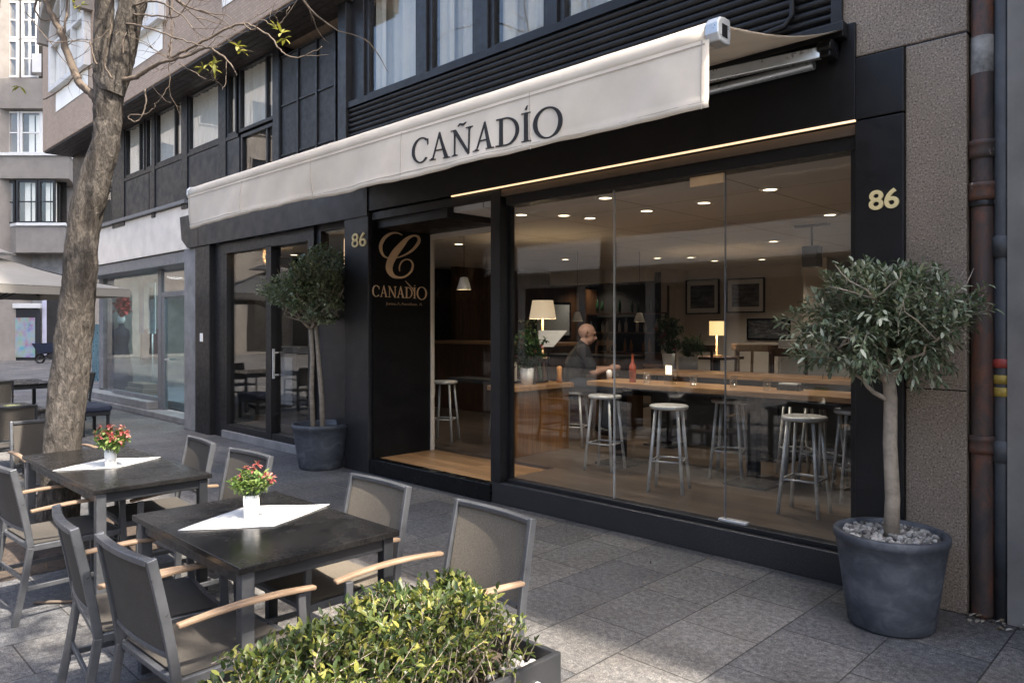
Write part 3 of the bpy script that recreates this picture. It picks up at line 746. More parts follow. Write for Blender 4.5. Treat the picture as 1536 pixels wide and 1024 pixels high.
# ================================================================== FAR BUILDING at the end of the street
far = thing('bay_fronted_building', 'pale apartment block with rounded window bays across the end of the street', 'building', (-43, 8, 0))
def fpart(n, mb, mat, bevel=0, parent=None): return part(n, mb, mat, bevel, parent or far)
def extr(mb, pts, z0, z1, mi=0):
    n = len(pts); vs = [(x,y,z0) for x,y in pts] + [(x,y,z1) for x,y in pts]
    a = sum(pts[k][0]*pts[(k+1)%n][1]-pts[(k+1)%n][0]*pts[k][1] for k in range(n))
    fs = [tuple(range(n-1,-1,-1)), tuple(range(n,2*n))] + [(k,(k+1)%n,n+(k+1)%n,n+k) for k in range(n)]
    if a < 0: fs = [f[::-1] for f in fs]
    return mb.add(vs, fs, mi)
fx = -43.0
def fp(px, d=36): p = at_d(px, 490, d); return (p.x, p.y)
fpart('wall', MB().box(fx-8, fx, -14, 30, 0, 24), M['concrete'], 0)
def band_poly(px0, px1, dep=1.0, slant=-26):
    a, b = fp(px0, 36), fp(px1, 36); l = fp(slant, 38.2)
    return [a, b, (b[0]-3.5, b[1]+1.5), (l[0]-3, l[1]), l]
bays = [(24, 97, 5.25, 6.55), (-40, 103, 8.85, 9.95)]
for px0, px1, z0, z1 in bays:
    mb = MB(); extr(mb, band_poly(px0, px1), z0, z1); fpart('bay_parapet', mb, M['concrete'])
    mb = MB(); extr(mb, [(x*1.0+.12, y) for x, y in band_poly(px0-.5, px1+.5)], z1, z1+.14); fpart('bay_sill', mb, M['whiteframe'])
mb = MB(); extr(mb, band_poly(-40, 66), 12.25, 13.7); fpart('bay_parapet', mb, M['concrete'])
def far_window(px0, px1, z0, z1, d, curt=True, mat='whiteframe', mul=1):
    a = Vector((*fp(px0, d), 0)); b = Vector((*fp(px1, d), 0)); ax = (b-a).normalized(); nn = Vector((ax.y, -ax.x, 0)); L = (b-a).length
    def bx(mb, u0, u1, v0, v1, w0, w1):
        vs = [a + ax*u + nn*w + Vector((0,0,v)) for v in (v0,v1) for w in (w0,w1) for u in (u0,u1)]
        return mb.add(vs, [(0,2,3,1),(4,5,7,6),(0,1,5,4),(2,6,7,3),(0,4,6,2),(1,3,7,5)])
    mb = MB(); t = .1
    bx(mb, 0, t, z0, z1, 0, .1); bx(mb, L-t, L, z0, z1, 0, .1); bx(mb, t, L-t, z0, z0+t, 0, .1); bx(mb, t, L-t, z1-t, z1, 0, .1)
    for k in range(mul): bx(mb, L*(k+1)/(mul+1)-.04, L*(k+1)/(mul+1)+.04, z0+t, z1-t, 0, .09)
    bx(mb, t, L-t, (z0+z1)/2-.03, (z0+z1)/2+.03, 0, .08)
    w = fpart('window', mb, M[mat])
    mb = MB(); bx(mb, t, L-t, z0+t, z1-t, .03, .036); fpart('pane', mb, M['glassup'], parent=w)
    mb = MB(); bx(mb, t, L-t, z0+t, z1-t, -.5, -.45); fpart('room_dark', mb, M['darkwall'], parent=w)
    if curt:
        mb = MB(); bx(mb, L*.25, L*.5, z0+t, z1-t, -.2, -.18); bx(mb, L*.58, L*.9, z0+t, z1-t, -.2, -.18); fpart('curtain', mb, M['curtain'], parent=w)
    return w
for a, b, mu in ((26, 58, 0), (59, 84, 0)): far_window(a, b, 6.69, 8.8, 36.2, True, 'frame', mu)
far_window(-26, 2, 6.69, 8.8, 37.3, True, 'frame'); far_window(3, 24, 6.69, 8.8, 36.4, True, 'frame')
for a, b, c in ((-40, 12, True), (13, 31, False), (32, 64, True)): far_window(a, b, 10.1, 12.2, 36.4, c, 'whiteframe', 0)
mb = MB(); extr(mb, [fp(-60, 37), fp(100, 37), fp(104, 42), fp(-70, 42)], 6.69, 8.85); fpart('bay_core', mb, M['darkwall'])
for a, b in ((-60,-30),(-29, 0), (1, 29), (34, 58)):
    for z in (13.85, 15.75, 17.7): far_window(a, b, z, z+1.85, 36.4, False, 'whiteframe', 1)
mb = MB(); extr(mb, [fp(48,36), fp(62,36), fp(62,36.6), fp(48,36.6)], 14.0, 14.9); fpart('air_conditioner', mb, M['whiteframe'])
for k in range(6):
    for z in (6.4, 9.9, 13.4):
        y_ = -13 + k*3.2
        w_ = fpart('window', MB().box(fx, fx+.08, y_, y_+1.9, z, z+.08).box(fx, fx+.08, y_, y_+1.9, z+2.0, z+2.08).box(fx, fx+.08, y_, y_+.08, z+.08, z+2).box(fx, fx+.08, y_+1.82, y_+1.9, z+.08, z+2), M['concrete']); fpart('pane', MB().box(fx+.005, fx+.02, y_+.08, y_+1.82, z+.08, z+2), M['gloss'], parent=w_)
    fpart('shop_opening', MB().box(fx, fx+.04, -13.2+k*3.2, -10.9+k*3.2, .2, 3.4), M['darkwall'])
# ground-floor shops of the far building
mb = MB(); extr(mb, [fp(-40,37), fp(100,37), fp(100,37.5), fp(-40,37.5)], 0, 5.25); fpart('shopfront', mb, M['greystone'])
mb = MB(); extr(mb, [fp(70,36.9), fp(96,36.9), fp(96,36.98), fp(70,36.98)], .1, 3.6); fpart('dark_doorway', mb, M['darkwall'])
mb = MB(); extr(mb, [fp(63,36.85), fp(70,36.85), fp(70,36.97), fp(63,36.97)], .2, 3.6); fpart('banner', mb, pm('lilac_banner', (.5,.5,.62), .2, 1, .6))

# ================================================================== OPPOSITE BUILDING (behind the camera, seen in the glass)
opp = thing('opposite_building', 'pale street front with long balcony bands, seen mirrored in the restaurant glass', 'building', (-10, -14, 0))
def opart(n, mb, mat, bevel=0, parent=None): return part(n, mb, mat, bevel, parent or opp)
opart('wall', MB().box(-45, 14, -20, -14, 0, 9), pm('opposite_render', (.42,.37,.32), .12, 1, .9))
opart('balcony_band', MB().box(-45, 9, -14, -12.9, 3.9, 5.0).box(-45, 9, -14, -12.9, 7.3, 8.4), pm('opposite_band', (.74,.69,.62), .08, 1, .9))
for k in range(16):
    x = -43 + k*3.4
    opart('window', MB().box(x, x+2.4, -14, -13.95, 5.3, 7.1), M['gloss'])
    opart('shop_window', MB().box(x, x+2.9, -14, -13.95, .4, 3.3), M['darkwall'])
# ================================================================== AWNING
aw = thing('awning', 'cream canvas awning with a dark serif name on its deep front flap', 'awning', (-4.7, 4.8, 3.5))
AX0, AX1, AYF, AZF, AYW, AZW = -7.70, -1.76, 3.16, 3.02, 4.8, 3.52
def apart(n, mb, mat, bevel=0): return part(n, mb, mat, bevel, aw)
cn = MB(); nx, ny = 48, 10; vs = []
for s_ in (0, .006):
    for j in range(ny+1):
        t = j/ny
        for i in range(nx+1):
            x = AX0 + (AX1-AX0-.0)*i/nx
            sag = -.05*math.sin(math.pi*t) + .004*math.sin(i*.9)*math.sin(math.pi*t)
            vs.append((x, AYF+.05 + (AYW-AYF-.05)*t, AZF+.06 + (AZW-AZF-.06)*t + sag + s_))
fs = []; q = (nx+1)*(ny+1)
for j in range(ny):
    for i in range(nx):
        a = j*(nx+1)+i; b = a+nx+1
        fs += [(a, b, b+1, a+1), (q+a, q+a+1, q+b+1, q+b)]
cn.add(vs, fs, 0, True); apart('canopy', cn, M['cloth'])
# front rail wrapped in canvas: rounded profile
pr = [(.0,-.05),(-.045,-.045),(-.06,-.015),(-.058,.03),(-.035,.055),(.0,.062),(.045,.06),(.05,.0),(.045,-.045)]
rl = MB(); nseg = 40; vs = []
for i in range(nseg+1):
    x = AX0 + (AX1-.02-AX0)*i/nseg
    for y, z in pr: vs.append((x, AYF+y+.002*math.sin(i*1.7), AZF+z))
n = len(pr); fs = [tuple(range(n))[::-1], tuple(nseg*n+k for k in range(n))]
for i in range(nseg):
    for k in range(n): fs.append((i*n+k, i*n+(k+1)%n, (i+1)*n+(k+1)%n, (i+1)*n+k))
rl.add(vs, fs, 0, True); apart('front_roll', rl, M['cloth'])
for x0, x1 in ((AX1-.02, AX1+.05), (AX0-.03, AX0)):
    ec = MB()
    vs = [(x, AYF+y*1.12, AZF+z*1.12+.002) for x in (x0, x1) for y, z in pr]
    ec.add(vs, [tuple(range(n)), tuple(range(2*n-1, n-1, -1))] + [(k, k+n, (k+1)%n+n, (k+1)%n) for k in range(n)])
    apart('end_cap', ec, M['rail'], .006)
apart('cap_slot', MB().box(AX1+.05, AX1+.053, AYF-.03, AYF+.02, AZF-.025, AZF+.035), M['gloss'], .004)
# hanging flap with a few soft folds, a hem and its thickness
VB = 2.665; nx, nz = 160, 14
def fold(x, t):
    r = .0
    e = x - AX1; d = .02*math.exp(-((e+.2)/.10)**2) * math.sin(t*2.2+.4) * t
    return AYF - .058 + (.016*math.sin(x*2.3+1) + .010*math.sin(x*5.1+t*2) + .006*math.sin(x*11+t*4) + .004*math.sin(x*23+1+t*3))*t - d
def flapx(x, t): return x
vs = []; q = (nx+1)*(nz+1)
for s_ in (0, .004):
    for j in range(nz+1):
        t = j/nz
        for i in range(nx+1):
            x = AX0 + (AX1-AX0)*i/nx
            h = .0
            if t > .9: h = -.007*math.sin((t-.9)/.1*math.pi)
            vs.append((x, fold(x, t) + h + s_, AZF-.03 + (VB-AZF+.03)*t + .010*math.sin(x*1.9)*t + .004*math.sin(x*6.7)*t))
fs = []
for j in range(nz):
    for i in range(nx):
        a = j*(nx+1)+i; b = a+nx+1
        fs += [(a, b, b+1, a+1), (q+a, q+a+1, q+b+1, q+b)]
for j in range(nz):
    for i in (0, nx): a = j*(nx+1)+i; b = a+nx+1; fs.append((a, q+a, q+b, b) if i == 0 else (a, b, q+b, q+a))
for i in range(nx): a = nz*(nx+1)+i; fs.append((a, q+a, q+a+1, a+1))
fl = MB(); fl.add(vs, fs, 0, True); apart('flap', fl, M['cloth'])
st = MB()
for zt in (.9, .06):
    pts = [(AX0+.02+(AX1-AX0-.04)*i/80, fold(AX0+.02+(AX1-AX0-.04)*i/80, zt)-.003, AZF-.03+(VB-AZF+.03)*zt) for i in range(81)]
    st.ribbon(pts, .003, .004, (0,1,0))
for xs__ in [AX0+.035] + [AX0+1.2*k for k in range(1,5)]:
    st.ribbon([(xs__, fold(xs__, t)-.002, AZF-.03+(VB-AZF+.03)*t) for t in [k/12 for k in range(13)]], .004, .004, (0,1,0))
pts = [(AX1-.035, fold(AX1-.035, t)-.003, AZF-.03+(VB-AZF+.03)*t) for t in [k/12 for k in range(13)]]
st.ribbon(pts, .003, .004, (0,1,0)); apart('stitching', st, pm('seam_thread', (.42,.38,.33), .1, 30, .9))
g, W = word('CAÑADIO', .07)
X0t, X1t = x_at(619.8, AYF-.06), x_at(843, AYF-.06)
sx = (X1t-X0t)/W
def vpl(x, y):
    t0 = x/W; zb = 2.742 - .036*t0; h = .165 + .002*t0
    xx = X0t + x*sx; zz = zb + y*h
    t = (AZF-.03-zz)/(AZF-.03-VB)
    return Vector((xx, fold(xx, t) - .0005, zz))
gg = []
for qd in g:                                                    # cut long strokes so they follow the cloth
    gg.append(qd)
mb = MB(); relief(gg, vpl, (0,-1,0), .004, mb); apart('lettering', mb, M['ink'])
# folding arms and wall bracket
for x1_, x2_, x3_ in ((-1.84, -2.75, -1.95), (-7.6, -6.6, -7.45)):
    ar = MB().bar((x1_, 4.72, 3.38), (x2_, 4.1, 3.2), .05, .07).bar((x2_, 4.1, 3.2), (x3_, AYF+.06, 3.0), .045, .05)
    apart('arm', ar, M['rail'] if x1_ > -3 else M['black'], .006)
    apart('bracket', MB().box(x1_-.04, x1_+.03, 4.66, 4.8, 3.33, 3.45).tube([(x1_-.05,4.68,3.4),(x1_+.04,4.68,3.4)], .04, 12), M['gloss'], .01)
apart('cassette', MB().box(AX0, AX1, 4.74, 4.82, 3.46, 3.56), M['black'], .008)
apart('wall_tube', MB().tube([(AX0+.1, 4.76, 3.33), (-1.95, 4.76, 3.33)], .03, 10), M['rail'])

# ================================================================== DRAINPIPES
def pipe(px, name, label, mat, r, parts_):
    x = x_at(px, D0); y = D0+.06
    t = thing(name, label, 'drainpipe', (x, y, 0))
    return t, x, y
t, x, y = pipe(1470, 'drainpipe', 'rusty brown cast iron drainpipe with flaking paint, right beside the granite wall', None, 0, 0)
part('pipe', MB().tube([(x, y, z) for z in (0,.02,2.55,2.56,6,12)], .058, 20), M['pipe'], 0, t)
for z in (.98, 2.42, 2.66): part('collar', MB().lathe([(.058,-.05),(.07,-.05),(.072,-.02),(.07,.02),(.074,.025),(.074,.05),(.058,.05)], (x,y,z), 20), M['pipe'], 0, t)
part('bracket', MB().lathe([(.06,-.015),(.068,-.015),(.068,.015),(.06,.015)], (x,y,2.35), 20).box(x-.17, x-.06, y-.02, y+.0, 2.34, 2.36).box(x+.06, x+.17, y-.03, y-.01, 2.34, 2.365), M['frame'], .002, t)
part('paper_label', MB().tube([(x, y, 3.09), (x, y, 3.30)], .0595, 20, cap=False), pm('torn_paper', (.2,.195,.185), .7, 9, .9), 0, t)
t, x, y = pipe(1500, 'drainpipe', 'slim grey drainpipe with red and yellow tape bands, beside the rusty one', None, 0, 0)
part('pipe', MB().tube([(x, y, z) for z in (0, 1.0, 1.01, 6, 12)], .04, 16), M['pipe2'], 0, t)
for z in (.95, 2.1): part('collar', MB().lathe([(.04,-.06),(.048,-.06),(.05,.05),(.04,.06)], (x,y,z), 16), M['pipe2'], 0, t)
part('red_tape', MB().lathe([(.041,1.42),(.05,1.425),(.05,1.46),(.041,1.47)], (x,y,0), 16), pm('red_tape', (.3,.04,.03), .3, 20, .5), 0, t)
for z in (1.26, 1.33): part('yellow_tape', MB().lathe([(.041,z),(.043,z),(.043,z+.05),(.041,z+.05)], (x,y,0), 16), pm('yellow_tape', (.36,.26,.05), .4, 20, .6), 0, t)

# ================================================================== TABLES, CHAIRS
def make_table(label, x0, x1, y0, y1, group=None, zt=.75, top=None):
    cx, cy = (x0+x1)/2, (y0+y1)/2; t = thing('terrace_table', label, 'table', (cx, cy, 0), 0, group)
    a, b = (x1-x0)/2, (y1-y0)/2
    MB().box(-a, a, -b, b, zt-.028, zt).build('table_top', M['tabletop'], t, bevel=.004)
    ap = MB().box(-a+.03, a-.03, -b+.03, -b+.055, zt-.085, zt-.029).box(-a+.03, a-.03, b-.055, b-.03, zt-.085, zt-.029).box(-a+.03, -a+.055, -b+.055, b-.055, zt-.085, zt-.029).box(a-.055, a-.03, -b+.055, b-.055, zt-.085, zt-.029)
    ap.build('apron', M['aludark'], t, bevel=.003)
    for sx_ in (-1, 1):
        for sy_ in (-1, 1):
            X_, Y_ = sx_*(a-.045), sy_*(b-.045)
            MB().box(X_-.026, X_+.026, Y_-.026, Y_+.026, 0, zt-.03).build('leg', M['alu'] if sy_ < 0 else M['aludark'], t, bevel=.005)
    return t
TA = make_table('black table with a red and green posy on a white diamond napkin, behind the hedge', -3.79, -2.66, 1.26, 2.0)
TB = make_table('longer black table with a posy on a white napkin, beside the bare tree trunk', -6.08, -4.5, 1.3, 1.96)
def make_chair(label, loc, rz, group, frame='alu', sling='mesh'):
    t = thing('terrace_chair', label, 'chair', loc, rz, group)
    fm, sm_ = M[frame], M[sling]
    for s_ in (-1, 1):
        MB().ribbon([(s_*.265,-.33,0),(s_*.262,-.285,.22),(s_*.26,-.25,.43)], .036, .024, (0,1,0)).build('leg', fm, t, bevel=.004)
        MB().ribbon([(s_*.265,.27,0),(s_*.265,.255,.42),(s_*.265,.245,.628)], .034, .024, (0,1,0)).build('leg', fm, t, bevel=.004)
        pts = [(s_*(.275+.006*math.sin(k/8*3.1)), -.255+.56*k/8, .642+.018*math.sin(k/8*math.pi*.9)-.012*(k/8)**2) for k in range(9)]
        MB().ribbon(pts, .046, .018, (1,0,0), ws=[.031+.010*math.sin(k/8*3.1) for k in range(9)]).build('armrest', M['teak'], t, bevel=.006)
    f = MB()
    for s_ in (-1, 1): f.bar((s_*.255,-.25,.425), (s_*.255,.255,.425), .024, .036)
    f.bar((-.243,.243,.425), (.243,.243,.425), .036, .024).bar((-.243,-.238,.425), (.243,-.238,.425), .036, .024)
    f.build('seat_frame', fm, t, bevel=.004)
    vs = []; nx_, ny_ = 8, 10
    for s_ in (0, -.008):
        for j in range(ny_+1):
            for i in range(nx_+1):
                u, v = i/nx_, j/ny_
                vs.append((-.25+.5*u, -.235+.485*v, .447 - .022*math.sin(math.pi*u)*math.sin(math.pi*v) + s_ + (-.012*max(0, v-.9)*10)))
    q = (nx_+1)*(ny_+1); fs = []
    for j in range(ny_):
        for i in range(nx_):
            a = j*(nx_+1)+i; b = a+nx_+1; fs += [(a, a+1, b+1, b), (q+a, q+b, q+b+1, q+a+1)]
    MB().add(vs, fs, 0, True).build('seat', sm_, t)
    bf = MB()
    def by(z): return -.25 - .085*((z-.43)/.46)**1.2 if z > .43 else -.25
    zz = [.43+.46*k/8 for k in range(9)]
    for s_ in (-1, 1): bf.ribbon([(s_*(.26-.012*k/8), by(z), z) for k, z in enumerate(zz)], .036, .022, (0,1,0))
    def crv(x): return -.02*(1-(x/.25)**2)
    xs_ = [-.236+.472*k/10 for k in range(11)]
    bf.ribbon([(x_, by(.878)+crv(x_), .876) for x_ in xs_], .036, .024, (0,1,0)).ribbon([(x_, by(.53)+crv(x_), .53) for x_ in xs_], .02, .02, (0,1,0))
    bf.build('back_frame', fm, t, bevel=.004)
    vs = []
    for s_ in (0, .007):
        for j in range(9):
            z = .535+.33*j/8
            for i in range(11): x_ = xs_[i]; vs.append((x_, by(z)+crv(x_)+s_-.004, z))
    q = 99; fs = []
    for j in range(8):
        for i in range(10):
            a = j*11+i; b = a+11; fs += [(a, b, b+1, a+1), (q+a, q+a+1, q+b+1, q+b)]
    MB().add(vs, fs, 0, True).build('backrest', sm_, t)
    s2 = MB()
    for s_ in (-1, 1): s2.bar((s_*.262,-.27,.2), (s_*.262,.245,.2), .016, .026)
    s2.bar((-.25,-.27,.24), (.25,-.27,.24), .016, .026)
    s2.build('stretcher', fm, t, bevel=.003)
    return t
GA, GB = 'chairs round the table behind the hedge', 'chairs round the table beside the tree'
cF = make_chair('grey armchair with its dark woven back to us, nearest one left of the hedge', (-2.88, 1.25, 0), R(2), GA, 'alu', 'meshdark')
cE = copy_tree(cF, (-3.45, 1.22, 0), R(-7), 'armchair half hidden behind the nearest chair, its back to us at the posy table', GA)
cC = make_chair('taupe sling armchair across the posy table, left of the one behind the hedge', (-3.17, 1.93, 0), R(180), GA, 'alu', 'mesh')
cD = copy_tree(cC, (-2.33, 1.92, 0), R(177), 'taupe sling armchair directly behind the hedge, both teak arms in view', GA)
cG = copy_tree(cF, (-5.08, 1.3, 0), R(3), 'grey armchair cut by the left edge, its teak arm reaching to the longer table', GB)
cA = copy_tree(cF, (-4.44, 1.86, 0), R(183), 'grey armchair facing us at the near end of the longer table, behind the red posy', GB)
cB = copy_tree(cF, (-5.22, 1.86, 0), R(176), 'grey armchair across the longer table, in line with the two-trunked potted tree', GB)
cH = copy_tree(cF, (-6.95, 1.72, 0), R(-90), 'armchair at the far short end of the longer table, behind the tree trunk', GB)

def napkin(label, c, hx, hy, z, rz):
    mb = MB(); n_ = 12; vs = []
    base = [(0,-hy),(hx*.95,-.02),(.02,hy),(-hx,.04)]
    for s_ in (.003, 0):
        for j in range(n_+1):
            for i in range(n_+1):
                u, v = i/n_, j/n_
                p = [(base[0][k]*(1-u)*(1-v)+base[1][k]*u*(1-v)+base[2][k]*u*v+base[3][k]*(1-u)*v) for k in (0,1)]
                w = .0015*(1+math.sin(9*u+5*v)) if s_ else 0
                vs.append((p[0], p[1], s_ + w))
    q = (n_+1)**2; fs = []
    for j in range(n_):
        for i in range(n_):
            a = j*(n_+1)+i; b = a+n_+1; fs += [(a,a+1,b+1,b),(q+a,q+b,q+b+1,q+a+1)]
    for i in range(n_):
        a = i; fs.append((a, q+a, q+a+1, a+1)); a = n_*(n_+1)+i; fs.append((a, a+1, q+a+1, q+a))
        a = i*(n_+1); b = a+n_+1; fs.append((a, b, q+b, q+a)); a += n_; b += n_; fs.append((a, q+a, q+b, b))
    o = mb.add(vs, fs, 0, True).build('napkin', M['napkin']); o.location = (*c, z); o.rotation_euler.z = rz
    return tag(o, label, 'napkin')
napkin('white diamond napkin under the posy on the table behind the hedge', (-3.32, 1.665), .23, .365, .7505, R(-3))
napkin('white napkin under the posy on the longer table by the tree', (-5.3, 1.62), .2, .33, .7505, R(4))

def posy(label, loc, seed, n, spread, reds, h):
    r = random.Random(seed); t = thing('flower_posy', label, 'flowers', loc)
    MB().lathe([(0,0),(.03,0),(.033,.004),(.038,.11),(.0355,.11),(.031,.012),(0,.012)], n=28).build('vase', M['white'], t)
    lf = MB(); stm = MB()
    for k in range(n):
        a = r.random()*6.283; e = math.sqrt(r.random())*spread; hh = h*(.55+.5*r.random()) * (1-.35*(e/spread)**2)
        p = Vector((math.cos(a)*e, math.sin(a)*e, .1+hh)); p0 = Vector((p.x*.25, p.y*.25, .08))
        stm.tube([p0, p0.lerp(p,.5)+Vector((0,0,.015)), p], .0012, 4)
        for q in range(7):
            d = Vector((r.gauss(0,1), r.gauss(0,1), r.gauss(.3,.7))); pp = p0.lerp(p, .5+.5*r.random())
            lf.leaf(pp, d, Vector((0,0,1)), .026+.018*r.random(), .014+.008*r.random())
        if r.random() < reds or (k < 6 and reds):
            fl = MB()
            for q in range(9):
                d = Vector((r.gauss(0,1), r.gauss(0,1), r.gauss(.25,.8)))
                fl.leaf(p + Vector((0,0,.008)), d, Vector((0,0,1)), .021+.01*r.random(), .014)
            fl.build('bloom', M['red'], t)
    stm.build('stems', M['bloom'], t); lf.build('leaves', M['bloom'], t)
    return t
pA = posy('posy with few large red blooms among bright leaves, on the table behind the hedge', (*at_h(377, 776, .755).xy, .754), 3, 46, .105, .10, .14)
pB = posy('posy thick with small pink and red flowers, on the longer table by the tree', (*at_h(166, 699, .755).xy, .754), 5, 60, .115, .45, .15)

# dark table groups further up the pavement
TC = make_table('dark table with a small ashtray left of the tree trunk', -10.4, -9.35, 1.35, 2.25, 'tables beyond the tree')
o = MB().lathe([(0,0),(.07,0),(.085,.035),(.075,.035),(.062,.012),(0,.012)], n=20).build('ashtray', pm('olive_glass', (.14,.15,.07), .2, 20, .3))
p = at_h(18, 612, .751); o.location = (p.x, p.y, .751); tag(o, 'small olive ashtray on the dark table left of the tree', 'ashtray')
TD = make_table('dark table farthest up the pavement, in front of the parasol', -14.9, -13.6, 2.2, 3.4, 'tables beyond the tree')
GD = 'dark chairs beyond the tree'
dk = make_chair('black armchair at the ashtray table, its back toward us left of the trunk', (-9.05, 1.75, 0), R(90), GD, 'aludark', 'meshdark')
copy_tree(dk, (-10.0, .95, 0), 0, 'black armchair at the near side of the ashtray table, by the left edge', GD)
copy_tree(dk, (-13.2, 2.4, 0), R(90), 'black armchair at the near end of the farthest dark table', GD)
copy_tree(dk, (-14.3, 3.75, 0), R(180), 'black armchair on the wall side of the farthest dark table', GD)
copy_tree(dk, (-15.3, 2.7, 0), R(-90), 'black armchair at the far end of the farthest dark table', GD)
p = at_h(134, 655, 0)
bs = thing('bench_seat', 'low navy upholstered bench seen just right of the tree trunk', 'bench', (p.x-.3, p.y+.1, 0))
MB().box(-.45,.3,-.22,.22,.36,.46).build('cushion', M['navy'], bs, bevel=.03)
MB().box(-.43,.28,-.2,.2,.3,.36).build('seat_frame', M['aludark'], bs, bevel=.005)
for sx_ in (-.4,.25):
    for sy_ in (-.17,.17): MB().box(sx_-.02,sx_+.02,sy_-.02,sy_+.02,0,.3).build('leg', M['aludark'], bs)

# parasol
pc = at_d(-22, 490, 11.8); px_, py_ = pc.x, pc.y
pa = thing('parasol', 'large square cream parasol open over the tables up the street', 'parasol', (px_, py_, 0))
MB().tube([(0,0,.05),(0,0,2.95)], .035, 12).build('pole', M['aludark'], pa)
MB().box(-.35,.35,-.35,.35,0,.07).build('base', M['aludark'], pa, bevel=.01)
hw, ze, za_ = 1.5, 2.27, 2.82
def canopy_pt(u, v):
    k = max(abs(u), abs(v)); return (u*hw, v*hw, za_ + (ze-za_)*k - .05*math.sin(math.pi*k)*(1-abs(abs(u)-abs(v))/max(k,1e-6)*.5) - (0.04*(1-(min(abs(u),abs(v))/max(k,1e-6)))*0 if k > .98 else 0))
vs = []; nn = 20
for s_ in (0, -.006):
    for j in range(nn+1):
        for i in range(nn+1):
            x_, y_, z_ = canopy_pt(-1+2*i/nn, -1+2*j/nn); vs.append((x_, y_, z_+s_))
q = (nn+1)**2; fs = []
for j in range(nn):
    for i in range(nn):
        a = j*(nn+1)+i; b = a+nn+1; fs += [(a,a+1,b+1,b),(q+a,q+b,q+b+1,q+a+1)]
MB().add(vs, fs, 0, True).build('canopy', M['parasol'], pa)
vl = MB()
cs = [(-hw,-hw),(hw,-hw),(hw,hw),(-hw,hw)]
for k in range(4):
    a, b = cs[k], cs[(k+1)%4]; vl.add([(a[0],a[1],ze-.01),(b[0],b[1],ze-.01),(b[0],b[1],ze-.13),(a[0],a[1],ze-.13)], [(0,1,2,3)])
vo = vl.build('valance', M['parasol'], pa); so = vo.modifiers.new('thick', 'SOLIDIFY'); so.thickness = .006
MB().add([(0.42*math.cos(R(a)), .42*math.sin(R(a)), 2.82) for a in range(0,360,30)] + [(0,0,2.97)], [(k,(k+1)%12,12) for k in range(12)], 0, True).build('vent_cap', M['parasol'], pa)
for a, b in [(-1,-1),(1,-1),(1,1),(-1,1),(0,1),(0,-1),(1,0),(-1,0)]:
    MB().bar((0,0,za_-.06), (a*hw*.98, b*hw*.98, ze-.03), .03, .03).bar((0,0,2.0), (a*hw*.5, b*hw*.5, (za_+ze)/2-.07), .02, .02).build('rib', M['aludark'], pa)
pa.rotation_euler.z = R(12)

# kiosk poster case + barrow at the end of the street
pk = at_d(35, 490, 36.5); pk.z = 0
kz = thing('poster_case', 'tall glazed poster case with a colourful sheet, in the far shopfront', 'poster case', (pk.x, pk.y, 0), R(45.5+90-90))
ang = math.atan2(RT.y, RT.x); kz.rotation_euler.z = ang
MB().box(-.72,.72,0,.2,0,2.55).build('case', M['aludark'], kz, bevel=.02)
MB().box(-.58,.58,-.015,-.004,.15,2.1).build('poster', poster_mat(), kz)
MB().box(-.85,.85,-.1,.12,2.56,2.8).build('shutter_housing', M['whiteframe'], kz, bevel=.02)
pk = at_d(70, 490, 33.5); pk.z = 0
wb = thing('wheelbarrow', 'dark blue wheelbarrow parked by the far shopfront', 'wheelbarrow', (pk.x, pk.y, 0), ang)
mb = MB(); a = [(-.5,-.3,.9),(.6,-.3,.95),(.6,.3,.95),(-.5,.3,.9)]; b = [(-.25,-.2,.45),(.45,-.2,.45),(.45,.2,.45),(-.25,.2,.45)]
mb.add(a+b, [(0,1,5,4),(1,2,6,5),(2,3,7,6),(3,0,4,7),(4,5,6,7)]).build('tray', M['navy'], wb)
MB().tube([(-.3+.2*math.cos(R(k)),0,.22+.2*math.sin(R(k))) for k in range(0,361,20)], .045, 8).build('wheel', M['black'], wb)
MB().tube([(-.3,-.06,.22),(0,-.25,.45),(.6,-.28,.5),(1.1,-.28,.85)], .025, 6).tube([(-.3,.06,.22),(0,.25,.45),(.6,.28,.5),(1.1,.28,.85)], .025, 6).tube([(.45,-.25,.5),(.5,-.25,0)], .025, 6).tube([(.45,.25,.5),(.5,.25,0)], .025, 6).build('frame', M['black'], wb)
# ================================================================== PLANTS
def rdir(r, up=.0):
    while True:
        v = Vector((r.uniform(-1,1), r.uniform(-1,1), r.uniform(-1,1)))
        if .05 < v.length < 1: v.normalize(); v.z += up; return v.normalized()
def make_pot(t, r0, r1, h, mat, soil_mat=None, pebbles=0, seed=1):
    prof = [(0,0),(r0-.02,0),(r0,.015),(r0+(r1-r0)*.35,h*.35),(r0+(r1-r0)*.7,h*.7),(r1-.004,h-.05),(r1+.004,h-.045),(r1+.006,h-.008),(r1,h),(r1-.022,h),(r1-.026,h-.01),(r1-.03,h-.09),(0,h-.09)]
    MB().lathe(prof, n=48).build('pot', mat, t)
    r = random.Random(seed)
    MB().lathe([(0,h-.055),(r1*.5,h-.05),(r1-.028,h-.06)], n=32).build('soil', M['soil'], t)
    if pebbles:
        mb = MB()
        for k in range(pebbles):
            a = r.random()*6.283; q = math.sqrt(r.random())*(r1-.055); s_ = r.uniform(.011,.024)
            rot = Matrix.Rotation(r.random()*3, 3, rdir(r))
            mb.ball((q*math.cos(a), q*math.sin(a), h-.045+r.random()*.03), s_, 6, 4, 0, (1, r.uniform(.6,1), r.uniform(.45,.8)), rot)
        for i in range(len(mb.sm)): mb.sm[i] = False
        tag(mb.build('pebbles', M['pebble'], t), kind='stuff')
